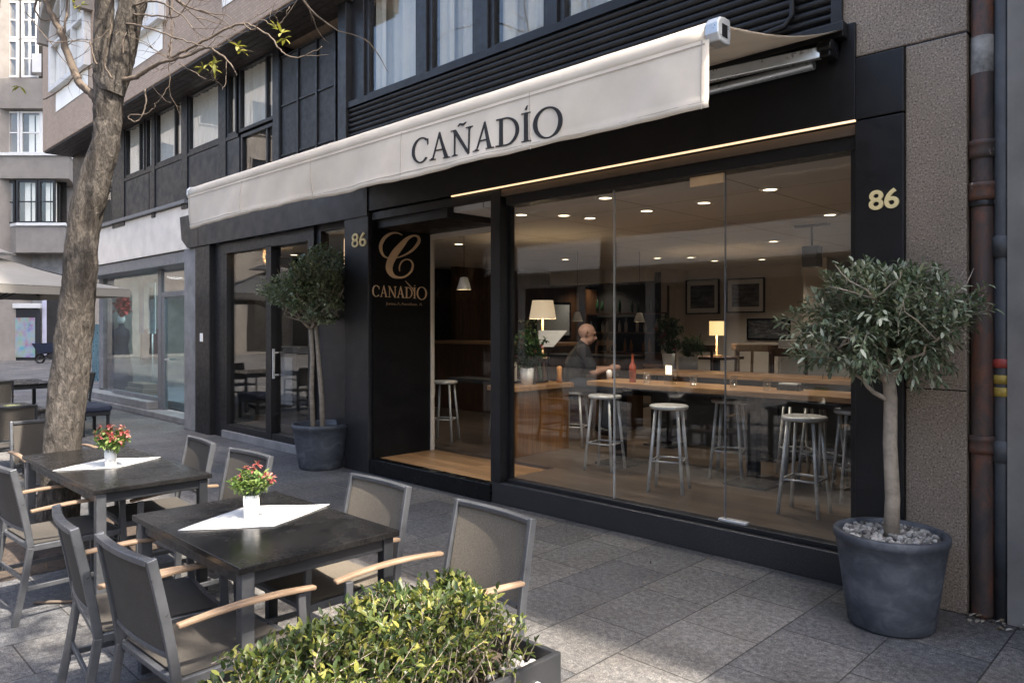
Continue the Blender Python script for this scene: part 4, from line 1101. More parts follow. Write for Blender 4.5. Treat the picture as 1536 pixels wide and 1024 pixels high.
def limb(mb, p0, p1, r0, r1, r, wob=.02, n=7):
    p0, p1 = Vector(p0), Vector(p1); pts = []; o = Vector((0,0,0))
    for k in range(n):
        t = k/(n-1)
        if 0 < k < n-1: o = o*.6 + Vector((r.gauss(0,wob), r.gauss(0,wob), r.gauss(0,wob*.5)))
        pts.append(p0.lerp(p1, t) + o*(1 if k < n-1 else 0))
    mb.tube(pts, [r0+(r1-r0)*k/(n-1) for k in range(n)], 8 if r0 > .012 else 5); return pts
def crown(leafmb, twigmb, r, c, rad, shoots, L, W, heads, leaves=11, sl=.2, lump=.28, droop=.0):
    c = Vector(c); ph = [r.random()*6.28 for _ in range(6)]
    for k in range(shoots):
        d = rdir(r)
        w = 1 + lump*(math.sin(3.1*d.x+ph[0])*math.sin(2.7*d.y+ph[1]) + .7*math.sin(4.3*d.z+ph[2]+2.1*d.x)) 
        q = (r.random()**.45)*w
        tip = c + Vector((d.x*rad[0]*q, d.y*rad[1]*q, d.z*rad[2]*q))
        if d.z < -.3 and r.random() < .35: continue
        hd = min(heads, key=lambda h: (h-tip).length)
        dd = ((tip-hd).normalized()*.55 + d*.6 + Vector((0,0,.35-droop))).normalized()
        ln = sl*r.uniform(.6,1.25); st = tip - dd*ln
        bend = Vector((r.gauss(0,.15), r.gauss(0,.15), r.gauss(0,.12)))
        pts = [st, st + dd*ln*.5 + bend*ln*.2, tip + bend*ln*.4]
        twigmb.tube(pts, [.0028,.002,.001], 4, cap=False)
        for i in range(leaves):
            t = .12 + .88*i/(leaves-1); a = i*2.4 + r.random()
            p = pts[0].lerp(pts[1], t*2) if t < .5 else pts[1].lerp(pts[2], t*2-1)
            s1 = dd.cross(Vector((.2,.1,1))).normalized(); s2 = dd.cross(s1)
            ld = dd*(.3+.6*t) + (s1*math.cos(a)+s2*math.sin(a))*(1.1-.4*t) + Vector((0,0,r.gauss(0,.2)))
            leafmb.leaf(p, ld, Vector((r.gauss(0,.3),r.gauss(0,.3),1)), L*r.uniform(.7,1.2), W*r.uniform(.8,1.2), 0, r.uniform(.0,.5))
# right-hand olive
r = random.Random(11); pr_ = Vector((-1.385, 4.42, 0))
t = thing('potted_olive_tree', 'potted olive tree with one pale trunk and narrow leaves, in front of the granite wall', 'potted tree', pr_)
make_pot(t, .22, .288, .52, M['pot'], pebbles=480, seed=4)
tr = MB(); tp = [(0,.0,.44),(.01,0,.7),(-.005,.005,1.0),(.0,0,1.25),(-.015,.0,1.42)]
tr.tube(tp, [.043,.039,.037,.035,.033], 12)
hub = Vector((-.015,0,1.40)); heads = []
for k in range(9):
    a = k*2.4; p = hub + Vector((.36*math.cos(a)*(.6+.5*r.random()), .32*math.sin(a), .12+.34*r.random())); limb(tr, hub - Vector((0,0,.1*r.random())), p, .017, .005, r, .02); heads.append(p)
    for q in range(3):
        p2 = p + Vector((r.gauss(0,.16), r.gauss(0,.14), .06+.18*r.random())); limb(tr, p, p2, .006, .002, r, .012, 5); heads.append(p2)
limb(tr, (0,0,1.22), (-.22,-.03,1.42), .016, .007, r, .01)
tr.build('trunk', M['olive_bark'], t)
lf, tw = MB(), MB(); crown(lf, tw, r, (-.04,0,1.66), (.43,.41,.37), 1000, .056, .018, heads, 12, .135, .25)
lf.build('crown', M['olive'], t); tw.build('twigs', M['olive_bark'], t)
# left small tree with two trunks
r = random.Random(23); pl = at_h(478, 701, 0); pl = Vector((pl.x, pl.y+.03, 0))
t = thing('potted_tree', 'potted small-leaved tree with two slender trunks, by the black pillar numbered 86', 'potted tree', pl)
make_pot(t, .25, .33, .52, M['pot'], seed=9)
tr = MB()
a0 = RT*-.09; b0 = RT*.02
h1 = RT*-.12 + Vector((0,0,1.62)); h2 = RT*-.06 + Vector((0,0,1.66))
tr.tube([a0+Vector((0,0,.42)), RT*-.11+Vector((0,0,.9)), RT*-.1+Vector((0,0,1.3)), h1], [.032,.028,.027,.024], 10)
tr.tube([b0+Vector((0,0,.42)), RT*.01+Vector((0,0,.8)), RT*-.03+Vector((0,0,1.3)), h2], [.034,.03,.027,.024], 10)
heads = []
for h in (h1, h2):
    for k in range(8):
        a = k*2.4+r.random(); p = h + Vector((.4*math.cos(a)*(.5+.6*r.random()), .36*math.sin(a), .1+.42*r.random())); limb(tr, h, p, .016, .005, r, .02); heads.append(p)
        for q in range(2): p2 = p + Vector((r.gauss(0,.14), r.gauss(0,.14), .1+.15*r.random())); limb(tr, p, p2, .006, .002, r, .01, 5); heads.append(p2)
tr.build('trunk', M['olive_bark'], t)
lf, tw = MB(), MB(); crown(lf, tw, r, RT*-.12 + Vector((0,0,2.1)), (.52,.48,.42), 1350, .044, .025, heads, 11, .15, .35)
lf.build('crown', M['holm'], t); tw.build('twigs', M['olive_bark'], t)
# hedge planter in front
r = random.Random(31)
hp = thing('hedge_planter', 'yellow-green hedge in a dark metal planter box, nearest the camera', 'planter', (-1.85, 1.2, 0))
PX0, PX1, PY0, PY1, PZ = -.21, .21, -.75, .71, .55
bx = MB().box(PX0, PX1, PY0, PY1, .0, .48)
tk = .022
bx.box(PX0, PX0+tk, PY0, PY1, .481, PZ).box(PX1-tk, PX1, PY0, PY1, .481, PZ).box(PX0+tk, PX1-tk, PY0, PY0+tk, .481, PZ).box(PX0+tk, PX1-tk, PY1-tk, PY1, .481, PZ)
b2 = MB()
b2.box(PX0, PX0+tk, PY0, PY1, 0, PZ).box(PX1-tk, PX1, PY0, PY1, 0, PZ).box(PX0+tk, PX1-tk, PY0, PY0+tk, 0, PZ).box(PX0+tk, PX1-tk, PY1-tk, PY1, 0, PZ)
b2.build('box', M['planter'], hp, bevel=.004)
MB().box(PX0+tk, PX1-tk, PY0+tk, PY1-tk, .05, .47).build('soil', M['soil'], hp)
mb = MB()
for k in range(60):
    q = r.uniform(.008,.02); mb.ball((.12+r.gauss(0,.03), .60+r.gauss(0,.035), .475+abs(r.gauss(0,.022))), q, 6, 4, 0, (1,.8,.6), Matrix.Rotation(r.random()*3,3,rdir(r)))
tag(mb.build('white_gravel', pm('white_gravel', (.62,.6,.57), .15, 30, .9), hp), kind='stuff')
lf, tw = MB(), MB()
def hedge_top(x, y): return .72 + .03*math.sin(5.1*y+1.2) + .055*mnoise.noise(Vector((x*7, y*7, 2))) + .035*mnoise.noise(Vector((x*17, y*17, 5))) + .07*max(0, min(1, (y+.1)*2)) - .05*max(0, -y-.25)*4
for k in range(1750):
    y = r.uniform(-.52, .60); x = r.uniform(-.24, .235)
    if y > .42 and x > .08 and r.random() < .8: continue
    edge = max(abs(x)/.24, 0); top = hedge_top(x, y) - .09*edge**3 - (.10*max(0, (y-.50)/.1)) 
    zt = top - (0 if r.random() < .5 else r.random()**1.3*.26)
    tip = Vector((x + r.gauss(0,.03), y + r.gauss(0,.02), zt))
    dd = Vector((x*1.6 + r.gauss(0,.3), r.gauss(0,.35), .75 + r.gauss(0,.2))).normalized()
    if y > .5: dd = (dd + Vector((0,.5,0))).normalized()
    ln = r.uniform(.05,.13); st = tip - dd*ln
    tw.tube([st, tip], [.0022,.001], 4, cap=False)
    s1 = dd.cross(Vector((.2,.9,.1))).normalized(); s2 = dd.cross(s1)
    nl = r.choice((7,8,9,10))
    for i in range(nl):
        t_ = .1 + .9*i/(nl-1); a = i*2.4 + r.random()
        ld = dd*(.35+.6*t_) + (s1*math.cos(a)+s2*math.sin(a))*(1-.45*t_)
        lf.leaf(st.lerp(tip, t_), ld, Vector((r.gauss(0,.3),r.gauss(0,.3),1)), r.uniform(.019,.038), r.uniform(.010,.017), 0, r.uniform(0,.6))
for k in range(70):
    x, y = r.uniform(-.17,.17), r.uniform(-.68,.52); limb(tw, (x,y,.45), (x+r.gauss(0,.05), y+r.gauss(0,.05), .62+.1*r.random()), .005, .002, r, .012, 5)
lf.build('foliage', M['hedge'], hp); tw.build('stems', M['olive_bark'], hp)

# ================================================================== STREET TREE (bare, bark displaced)
r = random.Random(5); TDp = 5.57
tb = at_d(86, 819, TDp)
tree = thing('street_tree', 'leafless street tree with rough forked trunk standing by the longer table', 'tree', (tb.x, tb.y, 0))
tl = tree.location.copy()
def trunk_tube(pts, rs, n=40, rings=90, amp=.013):
    P = [Vector(p) for p in pts]; cc = cubic([(*p, q) for p, q in zip(P, rs)], max(2, rings//(len(P)-1)))
    vs = []; fs = []; ref = Vector((1,0,0))
    for i, q in enumerate(cc):
        p = Vector(q[:3]); a = cc[max(0,i-1)]; b = cc[min(len(cc)-1,i+1)]
        d = (Vector(b[:3])-Vector(a[:3])).normalized(); e1 = (ref-d*ref.dot(d)).normalized(); ref = e1; e2 = d.cross(e1)
        for k in range(n):
            th = 2*math.pi*k/n; dr = e1*math.cos(th)+e2*math.sin(th); w = p + dr*q[3]
            f = mnoise.fractal(Vector((w.x*10, w.y*10, w.z*4.4)), 1.0, 2.1, 5) * amp + mnoise.noise(Vector((w.x*3, w.y*3, w.z*1.1)))*amp*1.1
            g_ = -abs(mnoise.noise(Vector((w.x*24, w.y*24, w.z*8)))) * amp * .9
            vs.append(w + dr*(f+g_+amp*.3) - tl)
    for i in range(len(cc)-1):
        for k in range(n): fs.append((i*n+k, i*n+(k+1)%n, (i+1)*n+(k+1)%n, (i+1)*n+k))
    return vs, fs
tk_ = MB()
px_pts = [(84,822,.185),(86,780,.165),(91,700,.150),(98,620,.146),(108,540,.140),(116,460,.136),(122,390,.134),(128,330,.131),(143,270,.128),(158,215,.122),(163,170,.120),(164,140,.122),(162,115,.115)]
tk_.add(*trunk_tube([at_d(x, y, TDp) for x, y, q in px_pts], [q*.86 for x, y, q in px_pts], 44, 130), 0, True)
l1 = [(160,140,.08),(157,105,.075),(156,60,.066),(157,10,.064),(158,-60,.06),(150,-150,.05),(140,-280,.035)]
tk_.add(*trunk_tube([at_d(x, y, TDp+.03) for x, y, q in l1], [q for x, y, q in l1], 28, 50, .011), 0, True)
l2 = [(168,140,.09),(178,105,.088),(188,60,.084),(194,30,.082),(202,-10,.08),(212,-80,.075),(225,-200,.055),(240,-320,.035)]
tk_.add(*trunk_tube([at_d(x, y, TDp-.03) for x, y, q in l2], [q for x, y, q in l2], 28, 56, .012), 0, True)
tk_.build('trunk', M['bark'], tree)
br = MB(); tips = []
def branch(pts, r0, r1, dd0=0, dd1=0, sub=2, n=7):
    P = [at_d(x, y, TDp + dd0 + (dd1-dd0)*i/(len(pts)-1)) - tl for i, (x, y) in enumerate(pts)]
    cc = cubic([tuple(p) for p in P], 5)
    cc = [Vector(c)+Vector((r.gauss(0,.003), r.gauss(0,.003), r.gauss(0,.003))) for c in cc]
    br.tube(cc, [r0+(r1-r0)*i/(len(cc)-1) for i in range(len(cc))], n)
    for k in range(sub):
        i = r.randrange(len(cc)//4, len(cc)-1); p = cc[i]; d = (cc[min(i+1,len(cc)-1)]-cc[i-1]).normalized()
        twig(p, (d + rdir(r, .15)*.9).normalized(), r.uniform(.15,.4), .003, 1)
    return cc
def twig(p, d, L, q, lev):
    pts = [p]; cur = p.copy()
    for k in range(7):
        d = (d + Vector((r.gauss(0,.22), r.gauss(0,.22), r.gauss(0,.16)))).normalized(); cur = cur + d*L/7; pts.append(cur.copy())
        if lev and r.random() < .35: twig(cur.copy(), (d + rdir(r)*.9).normalized(), L*.5, q*.6, lev-1)
    br.tube(pts, [q*(1-.75*k/7) for k in range(8)], 5, cap=False); tips.append(cur.copy())
branch([(146,152),(137,140),(120,126),(108,98),(98,72),(92,50),(82,30),(66,-5),(50,-60)], .032, .02, 0, .2, 3, 10)
branch([(94,66),(97,40),(100,10),(104,-30)], .009, .006, .1, .1, 2)
branch([(60,-10),(52,12),(64,30),(88,28)], .01, .003, .2, .3, 2)
branch([(180,120),(200,118),(219,106),(234,97),(250,92),(280,84),(308,72),(330,82),(345,96),(356,114)], .019, .004, -.05, -.35, 3, 8)
branch([(250,92),(278,75),(304,62),(335,46),(365,36),(384,42),(406,56),(420,74),(437,86),(462,82),(483,70)], .011, .003, -.1, -.5, 4)
branch([(365,36),(380,45),(392,30),(410,38),(425,32),(434,10)], .005, .0025, -.4, -.5, 2)
branch([(188,36),(212,40),(250,52),(290,66),(318,72)], .008, .004, -.1, -.35, 3)
branch([(252,86),(256,64),(258,40),(257,20),(262,-10)], .007, .004, -.1, .0, 1)
branch([(200,8),(235,2),(262,16),(278,28),(292,46),(300,60)], .008, .003, -.1, -.3, 3)
branch([(200,22),(235,24),(262,26),(282,5),(284,-15)], .007, .003, -.1, -.2, 2)
branch([(268,95),(290,108),(309,119)], .005, .002, -.15, -.25, 0)
branch([(217,134),(219,155),(214,173),(204,183),(193,177),(196,172),(216,172),(231,162),(233,156)], .0055, .0025, -.1, -.1, 0)
branch([(228,128),(238,142),(256,156)], .004, .002, -.1, -.1, 0)
branch([(169,118),(160,106),(156,90),(162,62),(166,42),(164,20)], .007, .005, -.16, -.16, 0)
branch([(135,62),(138,80),(146,98)], .006, .006, -.1, -.1, 0)
branch([(70,62),(95,64),(120,62),(145,68)], .004, .003, -.1, 0, 2)
branch([(66,150),(90,135),(120,110),(142,95)], .005, .004, .2, 0, 2)
branch([(40,20),(60,45),(80,70),(110,108)], .004, .003, .1, 0, 3)
for k in range(9):
    x, y = r.choice([(160,60),(195,30),(185,80),(100,70),(255,88),(300,66),(240,45),(210,15)])
    twig(at_d(x, y, TDp+r.uniform(-.2,.2))-tl, rdir(r, .35), r.uniform(.3,.7), .004, 1)
for k in range(18):                                             # the crown above the frame, it throws the dappled shade
    i = r.choice([(-150,150),(-280,140),(-200,225),(-320,240),(-80,212),(-60,158)])
    twig(at_d(i[1], i[0], TDp)-tl, rdir(r, .5), r.uniform(.9,1.9), .018, 2)
br.build('branches', M['twig'], tree)
lf = MB()
for x, y, dd in [(312,97,-.3),(318,103,-.3),(322,96,-.3),(305,102,-.3),(356,70,-.4),(361,76,-.4),(416,45,-.5),(422,50,-.5),(427,58,-.5),(30,130,.2),(110,5,.1),(122,8,.1)]:
    p = at_d(x, y, TDp+dd)-tl
    for k in range(4): lf.leaf(p, rdir(r), Vector((0,0,1)), r.uniform(.05,.085), .024, 0, .3)
for p in r.sample(tips, min(90, len(tips))):
    if p.z > 4.6 and r.random() < .8: 
        for k in range(5): lf.leaf(p, rdir(r), Vector((0,0,1)), r.uniform(.05,.1), .03, 0, .3)
lf.build('leaves', leafmat('young_leaf', [(0,(.14,.15,.03)),(.5,(.25,.24,.05)),(1,(.36,.33,.12))], .5, .4), tree)
# tree pit with earth
mb = MB(); nn = 24; vs = []
for j in range(nn+1):
    for i in range(nn+1):
        u, v = -.62+1.24*i/nn, -.62+1.24*j/nn; e = max(abs(u), abs(v))/.62
        vs.append((u, v, .004 + (1-e**4)*(.035+.03*mnoise.noise(Vector((u*6,v*6,3))))))
mb.add(vs, [(j*(nn+1)+i, j*(nn+1)+i+1, (j+1)*(nn+1)+i+1, (j+1)*(nn+1)+i) for j in range(nn) for i in range(nn)], 0, True)
o = mb.build('tree_pit_soil', M['soil']); o.location = (tb.x, tb.y, 0); tag(o, kind='structure')
pk = at_h(86, 905, .0); st_ = MB().tube([(-.13,.02,.012),(-.04,.005,.014),(.05,-.01,.011),(.14,-.015,.01)], [.008,.01,.009,.006], 6).build('stick', M['twig']); st_.location = (pk.x, pk.y, 0); st_.rotation_euler.z = R(60)
tag(st_, 'short pale stick lying on the paving left of the nearest chair', 'stick')

# tree added for its dappled shade, unseen behind the camera
r = random.Random(77); t = thing('unseen_shade_tree', 'added unseen leafy tree behind the camera, shaped to throw dappled shade on the nearest table', 'tree', (1.3, -2.1, 0))
mb = MB(); limb(mb, (0,0,0), (.1,.5,3.6), .16, .1, r, .03)
lf = MB(); tw = MB()
for k in range(9): limb(mb, (.1,.5,3.5), (r.gauss(-.2,1.0), 2.2+r.gauss(0,.9), 6+r.random()*2.4), .07, .02, r, .1)
mb.build('trunk', M['bark'], t)
crown(lf, tw, r, (-.2,2.3,7.4), (2.5,2.0,1.7), 300, .16, .12, [Vector((0,1.5,6))], 9, .6, .5)
lf.build('crown', M['holm'], t); tw.build('twigs', M['olive_bark'], t)

bpy.context.view_layer.update()
copy_tree(t, (-3.6, -2.3, 0), R(25), 'second added leafy tree, out of view up the kerb, placed to shade the paving round the bare tree')  # another added tree, darkens the paving mirrored in the window

# ================================================================== INSIDE THE RESTAURANT
fz_ = FZ
def stool_make(label, loc, rz, group):
    t = thing('bar_stool', label, 'bar stool', (loc[0], loc[1], fz_), rz, group)
    MB().lathe([(0,.72),(.16,.722),(.17,.73),(.17,.75),(.16,.757),(0,.752)], n=28).build('seat', M['steel'], t)
    for k in range(4):
        a = R(45+90*k); MB().tube([(.135*math.cos(a),.135*math.sin(a),.722),(.215*math.cos(a),.215*math.sin(a),0)], [.0145,.016], 8).build('leg', M['steel'], t)
    fr_ = MB(); q = .185
    ps_ = [(q*math.cos(R(45+90*k)), q*math.sin(R(45+90*k)), .27) for k in range(4)]
    for k in range(4): fr_.tube([ps_[k], ps_[(k+1)%4]], .009, 8)
    fr_.build('foot_ring', M['steel'], t); return t
GS = 'steel bar stools in the dining room'
MX0, MY0 = at_d(862, 490, 9.1).xy
s0 = stool_make('steel bar stool right of the left glass joint, second along the window', (-3.62, 5.68), R(20), GS)
for x_, y_, a, lb in ((-4.62,6.06,10,'steel bar stool at the left end of the long bar, beside the oak counter'),
    (-2.42,5.72,5,'steel bar stool nearest the potted olive, first from the right along the window'),
    (-2.30,6.46,35,'steel bar stool partly behind the nearest one at the right window edge'),
    (-3.5,6.55,15,'steel bar stool tucked under the bar between the two glass joints'),
    (-3.05,7.05,40,'bar stool behind the long bar, left of the second glass joint'),
    (-2.75,6.9,60,'bar stool in the gloom behind the long bar, right of the second glass joint'),
    (-7.3,6.2,30,'steel bar stool just inside the entrance, beside the logo panel'),
    (-7.0,7.0,10,'steel bar stool deeper inside the entrance, by the menu stack'),
    (MX0,MY0,20,'bar stool under the man in black')):
    c_ = copy_tree(s0, (x_, y_, fz_), R(a), lb, GS)
    if 'under the man' in lb: c_.scale.z = .88
def bar_table(label, x0, x1, y0, y1, zt, legs, backdrop=False):
    t = thing('bar_table', label, 'bar table', ((x0+x1)/2, (y0+y1)/2, fz_)); a, b, h = (x1-x0)/2, (y1-y0)/2, zt-fz_
    MB().box(-a, a, -b, b, h-.05, h).build('table_top', M['bartop'], t, bevel=.006)
    for x_ in legs: MB().box(x_-.04, x_+.04, -.05, .05, 0, h-.05).box(x_-.2, x_+.2, -.2, .2, 0, .02).build('leg', M['black'], t)
    MB().box(-a+.1, a-.1, b-.12, b-.08, h-.16, h-.051).build('rail', M['black'], t)
    if backdrop: MB().box(-a+.15, a-.15, -.02, .02, .05, h-.17).build('dark_backdrop', M['black'], t)  # black sheet added to make the dim space under the bars
    return t
bar_table('long oak bar table running right behind the window', -4.93, -1.45, 6.15, 6.72, 1.08, (-1.5, 0, 1.5))
bar_table('second oak bar table deeper in the room, behind the man', -5.35, -1.9, 7.55, 8.1, 1.12, (-1.4, 0, 1.4), True)
ct = thing('oak_counter', 'oak clad service counter with the potted red flowers on top', 'counter', (-6.3, 6.45, fz_))
MB().box(.23,.57,-.6,.36,0,.73).build('body', M['wood'], ct)
MB().box(.2,.62,-.64,.40,.731,.785).build('counter_top', M['bartop'], ct, bevel=.006)
bc = thing('back_counter', 'dark walnut back counter seen through the entrance glass', 'counter', (-9.2, 9.0, fz_))
MB().box(-1.6,1.6,-.35,.35,0,1.15).build('body', M['darkwood'], bc); MB().box(-1.65,1.65,-.4,.4,1.151,1.2).build('counter_top', M['bartop'], bc, bevel=.005)
sb_ = thing('sideboard', 'dark sideboard under the table lamp at the back', 'sideboard', (-7.2, 8.6, fz_))
MB().box(-1.1,1.1,-.3,.3,0,1.0).build('body', M['darkwood'], sb_); MB().box(-1.12,1.12,-.32,.32,1.001,1.04).build('top', M['black'], sb_)
def table_lamp(label, loc, w0, w1, h, pole, strength, smat):
    t = thing('table_lamp', label, 'lamp', loc)
    MB().lathe([(0,0),(.09,0),(.09,.02),(.015,.03),(.012,pole),(0,pole)], n=16).build('base', M['gold'], t)
    MB().lathe([(w0,pole-.02),(w1,pole-.02+h)], n=28).build('lamp_shade', smat, t)
    L = bpy.data.lights.new('lamp_bulb', 'POINT'); L.energy = strength; L.color = (1,.68,.36); L.shadow_soft_size = .06
    o = bpy.data.objects.new('lamp_bulb', L); COL.objects.link(o); o.parent = t; o.location = (0,0,pole+h*.5)
    return t
def lampspot(px, py, d): p = at_d(px, py, d); return p
p = lampspot(814, 476, 9.6)
table_lamp('large table lamp with a wide cream shade above the red flower pot', (p.x, p.y, fz_+1.04), .175, .135, .24, p.z-fz_-1.04, 2.5, M['shade'])
p = lampspot(1075, 501, 11.5)
st2 = thing('side_table', 'small dark side table holding the yellow lamp', 'table', (p.x, p.y, fz_))
MB().box(-.3,.3,-.3,.3,.95,.99).build('table_top', M['darkwood'], st2); MB().box(-.04,.04,-.04,.04,0,.95).box(-.2,.2,-.2,.2,0,.02).build('leg', M['black'], st2)
table_lamp('small lamp with a glowing yellow drum shade below the framed photographs', (p.x, p.y, fz_+.99), .11, .11, .22, p.z-fz_-.99, 2.5, emit('lamp_shade_yellow', (1,.62,.25), .3))
# framed photographs on the back wall
for i, (x0, x1, y0, y1, lb) in enumerate(((1029,1079,419,471,'framed black and white photograph on the pale wall, left of the pair'),(1090,1147,417,469,'framed black and white photograph on the pale wall, right of the pair'))):
    xa, xb = x_at(x0, YB-.03), x_at(x1, YB-.03); zb_, za = z_at((x0+x1)/2, y1, YB-.03), z_at((x0+x1)/2, y0, YB-.03)
    t = thing('framed_photograph', lb, 'picture', ((xa+xb)/2, YB-.03, zb_)); w, h = (xb-xa)/2, za-zb_
    MB().box(-w,w,-.02,.028,0,.025).box(-w,w,-.02,.028,h-.025,h).box(-w,-w+.025,-.02,.028,.025,h-.025).box(w-.025,w,-.02,.028,.025,h-.025).build('frame', M['gloss'], t)
    MB().box(-w+.025,w-.025,0,.01,.025,h-.025).build('mount', M['white'], t); MB().box(-w*.72,w*.72,-.004,-.001,h*.17,h*.83).build('print', photo_mat('photo_print', i+1), t)
xa, xb = x_at(1120, YB-.04), x_at(1185, YB-.04); t = thing('framed_photograph', 'wide dark unlit picture low on the wall behind the olive tree', 'picture', ((xa+xb)/2, YB-.04, z_at(1150, 510, YB)))
w = (xb-xa)/2; MB().box(-w,w,0,.03,0,.42).build('frame', M['gloss'], t); MB().box(-w+.04,w-.04,-.004,-.001,.04,.38).build('print', photo_mat('photo_print', 5), t)
xa, xb = x_at(828, 11), x_at(870, 11); t = thing('mirror', 'dark framed mirror on the walnut panelling behind the lamp', 'mirror', (-10.83, 12.3, 1.4))
MB().box(0,.04,-.6,.6,0,.8).build('frame', M['gloss'], t); MB().box(.041,.045,-.54,.54,.06,.74).build('glass', M['steel'], t)
# white cabinet behind the olive
p = at_h(1190, 575, .95); t = thing('display_cabinet', 'white display cabinet glimpsed behind the olive tree', 'cabinet', (p.x+.4, 9.6, fz_))
MB().box(-.75,.75,-.3,.3,0,1.28).build('body', M['white'], t, bevel=.01); MB().box(-.7,.7,-.315,-.301,.1,.6).box(-.7,.7,-.315,-.301,.65,1.2).build('door', pm('cabinet_door', (.6,.6,.57), .05, 4, .3), t)
# wooden chairs at the back
def wood_chair(label, loc, rz):
    t = thing('dining_chair', label, 'chair', (loc[0], loc[1], fz_), rz, 'pale wooden chairs at the back'); W_ = M['teak']
    MB().box(-.22,.22,-.2,.22,.72,.75).build('seat', W_, t, bevel=.01)
    for a in (-1,1):
        MB().bar((a*.2,.2,0),(a*.19,.19,.72),.03,.03).build('leg', W_, t); MB().bar((a*.2,-.22,0),(a*.22,-.24,1.12),.03,.03).build('leg', W_, t)
    pts = [(.25*math.sin(R(k)), -.14-.13*math.cos(R(k)), 1.14) for k in range(-75,76,15)]
    MB().ribbon(pts, .10, .025, (0,0,1)).build('backrest', W_, t, bevel=.008); return t
p = at_d(1128, 530, 10.6); c0 = wood_chair('pale wooden chair with a curved back, right of the yellow lamp', p, R(200))
p = at_d(1095, 530, 11.2); copy_tree(c0, (p.x, p.y, fz_), R(150), 'pale wooden chair beside the yellow lamp, left of its twin')
# plants and small things
def bush(t, r, c, rad, n, L, W, mat, petals=0, pm_='red'):
    lf, fl, sm_ = MB(), MB(), MB(); c = Vector(c)
    for k in range(n):
        d = rdir(r, .2); p = c + Vector((d.x*rad[0], d.y*rad[1], d.z*rad[2]))*r.random()**.5
        for q in range(6): lf.leaf(p + rdir(r)*.015, rdir(r,.2), Vector((0,0,1)), L*r.uniform(.7,1.3), W, 0, .4)
        sm_.tube([Vector((c.x,c.y,c.z-rad[2])), p], .0015, 4, cap=False)
        if petals and r.random() < petals:
            for q in range(8): fl.leaf(p, rdir(r,.1), Vector((0,0,1)), L*.8, W*1.2, 0, .2)
    lf.build('leaves', mat, t); sm_.build('stems', mat, t)
    if fl.v: fl.build('petals', M[pm_], t)
def vaseplant(name, label, loc, pr0, pr1, ph, rad, n, L, W, petals, potmat, seed, cat='potted plant', pmn='red'):
    t = thing(name, label, cat, loc); r = random.Random(seed)
    MB().lathe([(0,0),(pr0,0),(pr1,ph),(pr1-.008,ph),(pr1-.012,ph-.02),(0,ph-.02)], n=24).build('pot', potmat, t)
    bush(t, r, (0,0,ph+rad[2]*.9), rad, n, L, W, M['green'], petals, pmn); return t
p = at_h(787, 577, fz_+.787)
vaseplant('flowering_plant', 'leafy plant with red flowers in a white pot on the oak counter', (p.x-.02, p.y+.06, fz_+.786), .065, .085, .19, (.25,.25,.24), 150, .05, .028, .14, M['white'], 3)
p = at_d(1003, 532, 10); vaseplant('flowering_plant', 'tall dark plant with pink blooms on the far side of the bars', (p.x, p.y, 1.04), .06, .09, .25, (.18,.18,.3), 90, .06, .03, .12, M['white'], 4)
t0 = thing('plant_stand', 'low black stand under the plants in the middle of the room', 'stand', (p.x+.25, p.y+.2, fz_)); MB().box(-.55,.75,-.3,.3,.8,.84).build('top', M['black'], t0); MB().box(-.5,-.45,-.25,.25,0,.8).box(.65,.7,-.25,.25,0,.8).build('leg', M['black'], t0)
p2 = at_d(1032, 530, 10.3); vaseplant('fern', 'spreading fern in a pale box under the left framed photograph', (p2.x, p2.y, 1.04), .13, .14, .2, (.25,.2,.15), 70, .09, .016, 0, M['white'], 6)
p = at_d(707, 492, 10.4); vaseplant('orchid', 'white orchid on the walnut back counter inside the entrance', (-9.0+.6, 8.95, fz_+1.2), .05, .06, .12, (.16,.16,.18), 26, .05, .02, .6, M['black'], 8, pmn='whitepetal')
r = random.Random(3)
bt = MB()
def bottle(label, loc, mat, s_=1):
    o = MB().lathe([(0,0),(.035*s_,0),(.037*s_,.17*s_),(.014*s_,.22*s_),(.012*s_,.30*s_),(.015*s_,.305*s_),(0,.305*s_)], n=16).build('bottle', mat); o.location = loc; tag(o, label, 'bottle'); return o
def on_bar(px, py): q = at_h(px, py, 1.08); return (q.x, max(6.2, min(6.68, q.y)), 1.081)
bottle('tall red and gold bottle standing on the long bar behind the left glass joint', on_bar(949, 573), pm('red_gold_glass', (.35,.08,.04), .6, 14, .2), .95)
bottle('clear water bottle on the long bar beside the orange menu card', on_bar(1012, 576), M['glassup'], .8)
o = MB().lathe([(0,0),(.03,0),(.034,.08),(.015,.1),(0,.1)], n=16).build('salt_shaker', M['white']); o.location = on_bar(914, 568); tag(o, 'white salt shaker on the bar in front of the man', 'shaker')
t = thing('glass_jar', 'clear glass jar with a lit orange card on the long bar', 'jar', on_bar(1003, 577)); MB().lathe([(.045,0),(.047,.13)], n=20).build('glass', M['glassup'], t); MB().box(-.035,.035,-.002,.002,.1,.19).build('card', emit('lit_card', (1,.72,.45), .5), t)
t = thing('pepper_mill', 'orange wooden pepper mill at the counter end near the man', 'pepper mill', (-5.8, 6.72, fz_+.786)); MB().lathe([(0,0),(.035,0),(.028,.1),(.034,.15),(.03,.19),(0,.2)], n=18).build('body', pm('orange_wood', (.55,.25,.07), .2, 20, .4), t)
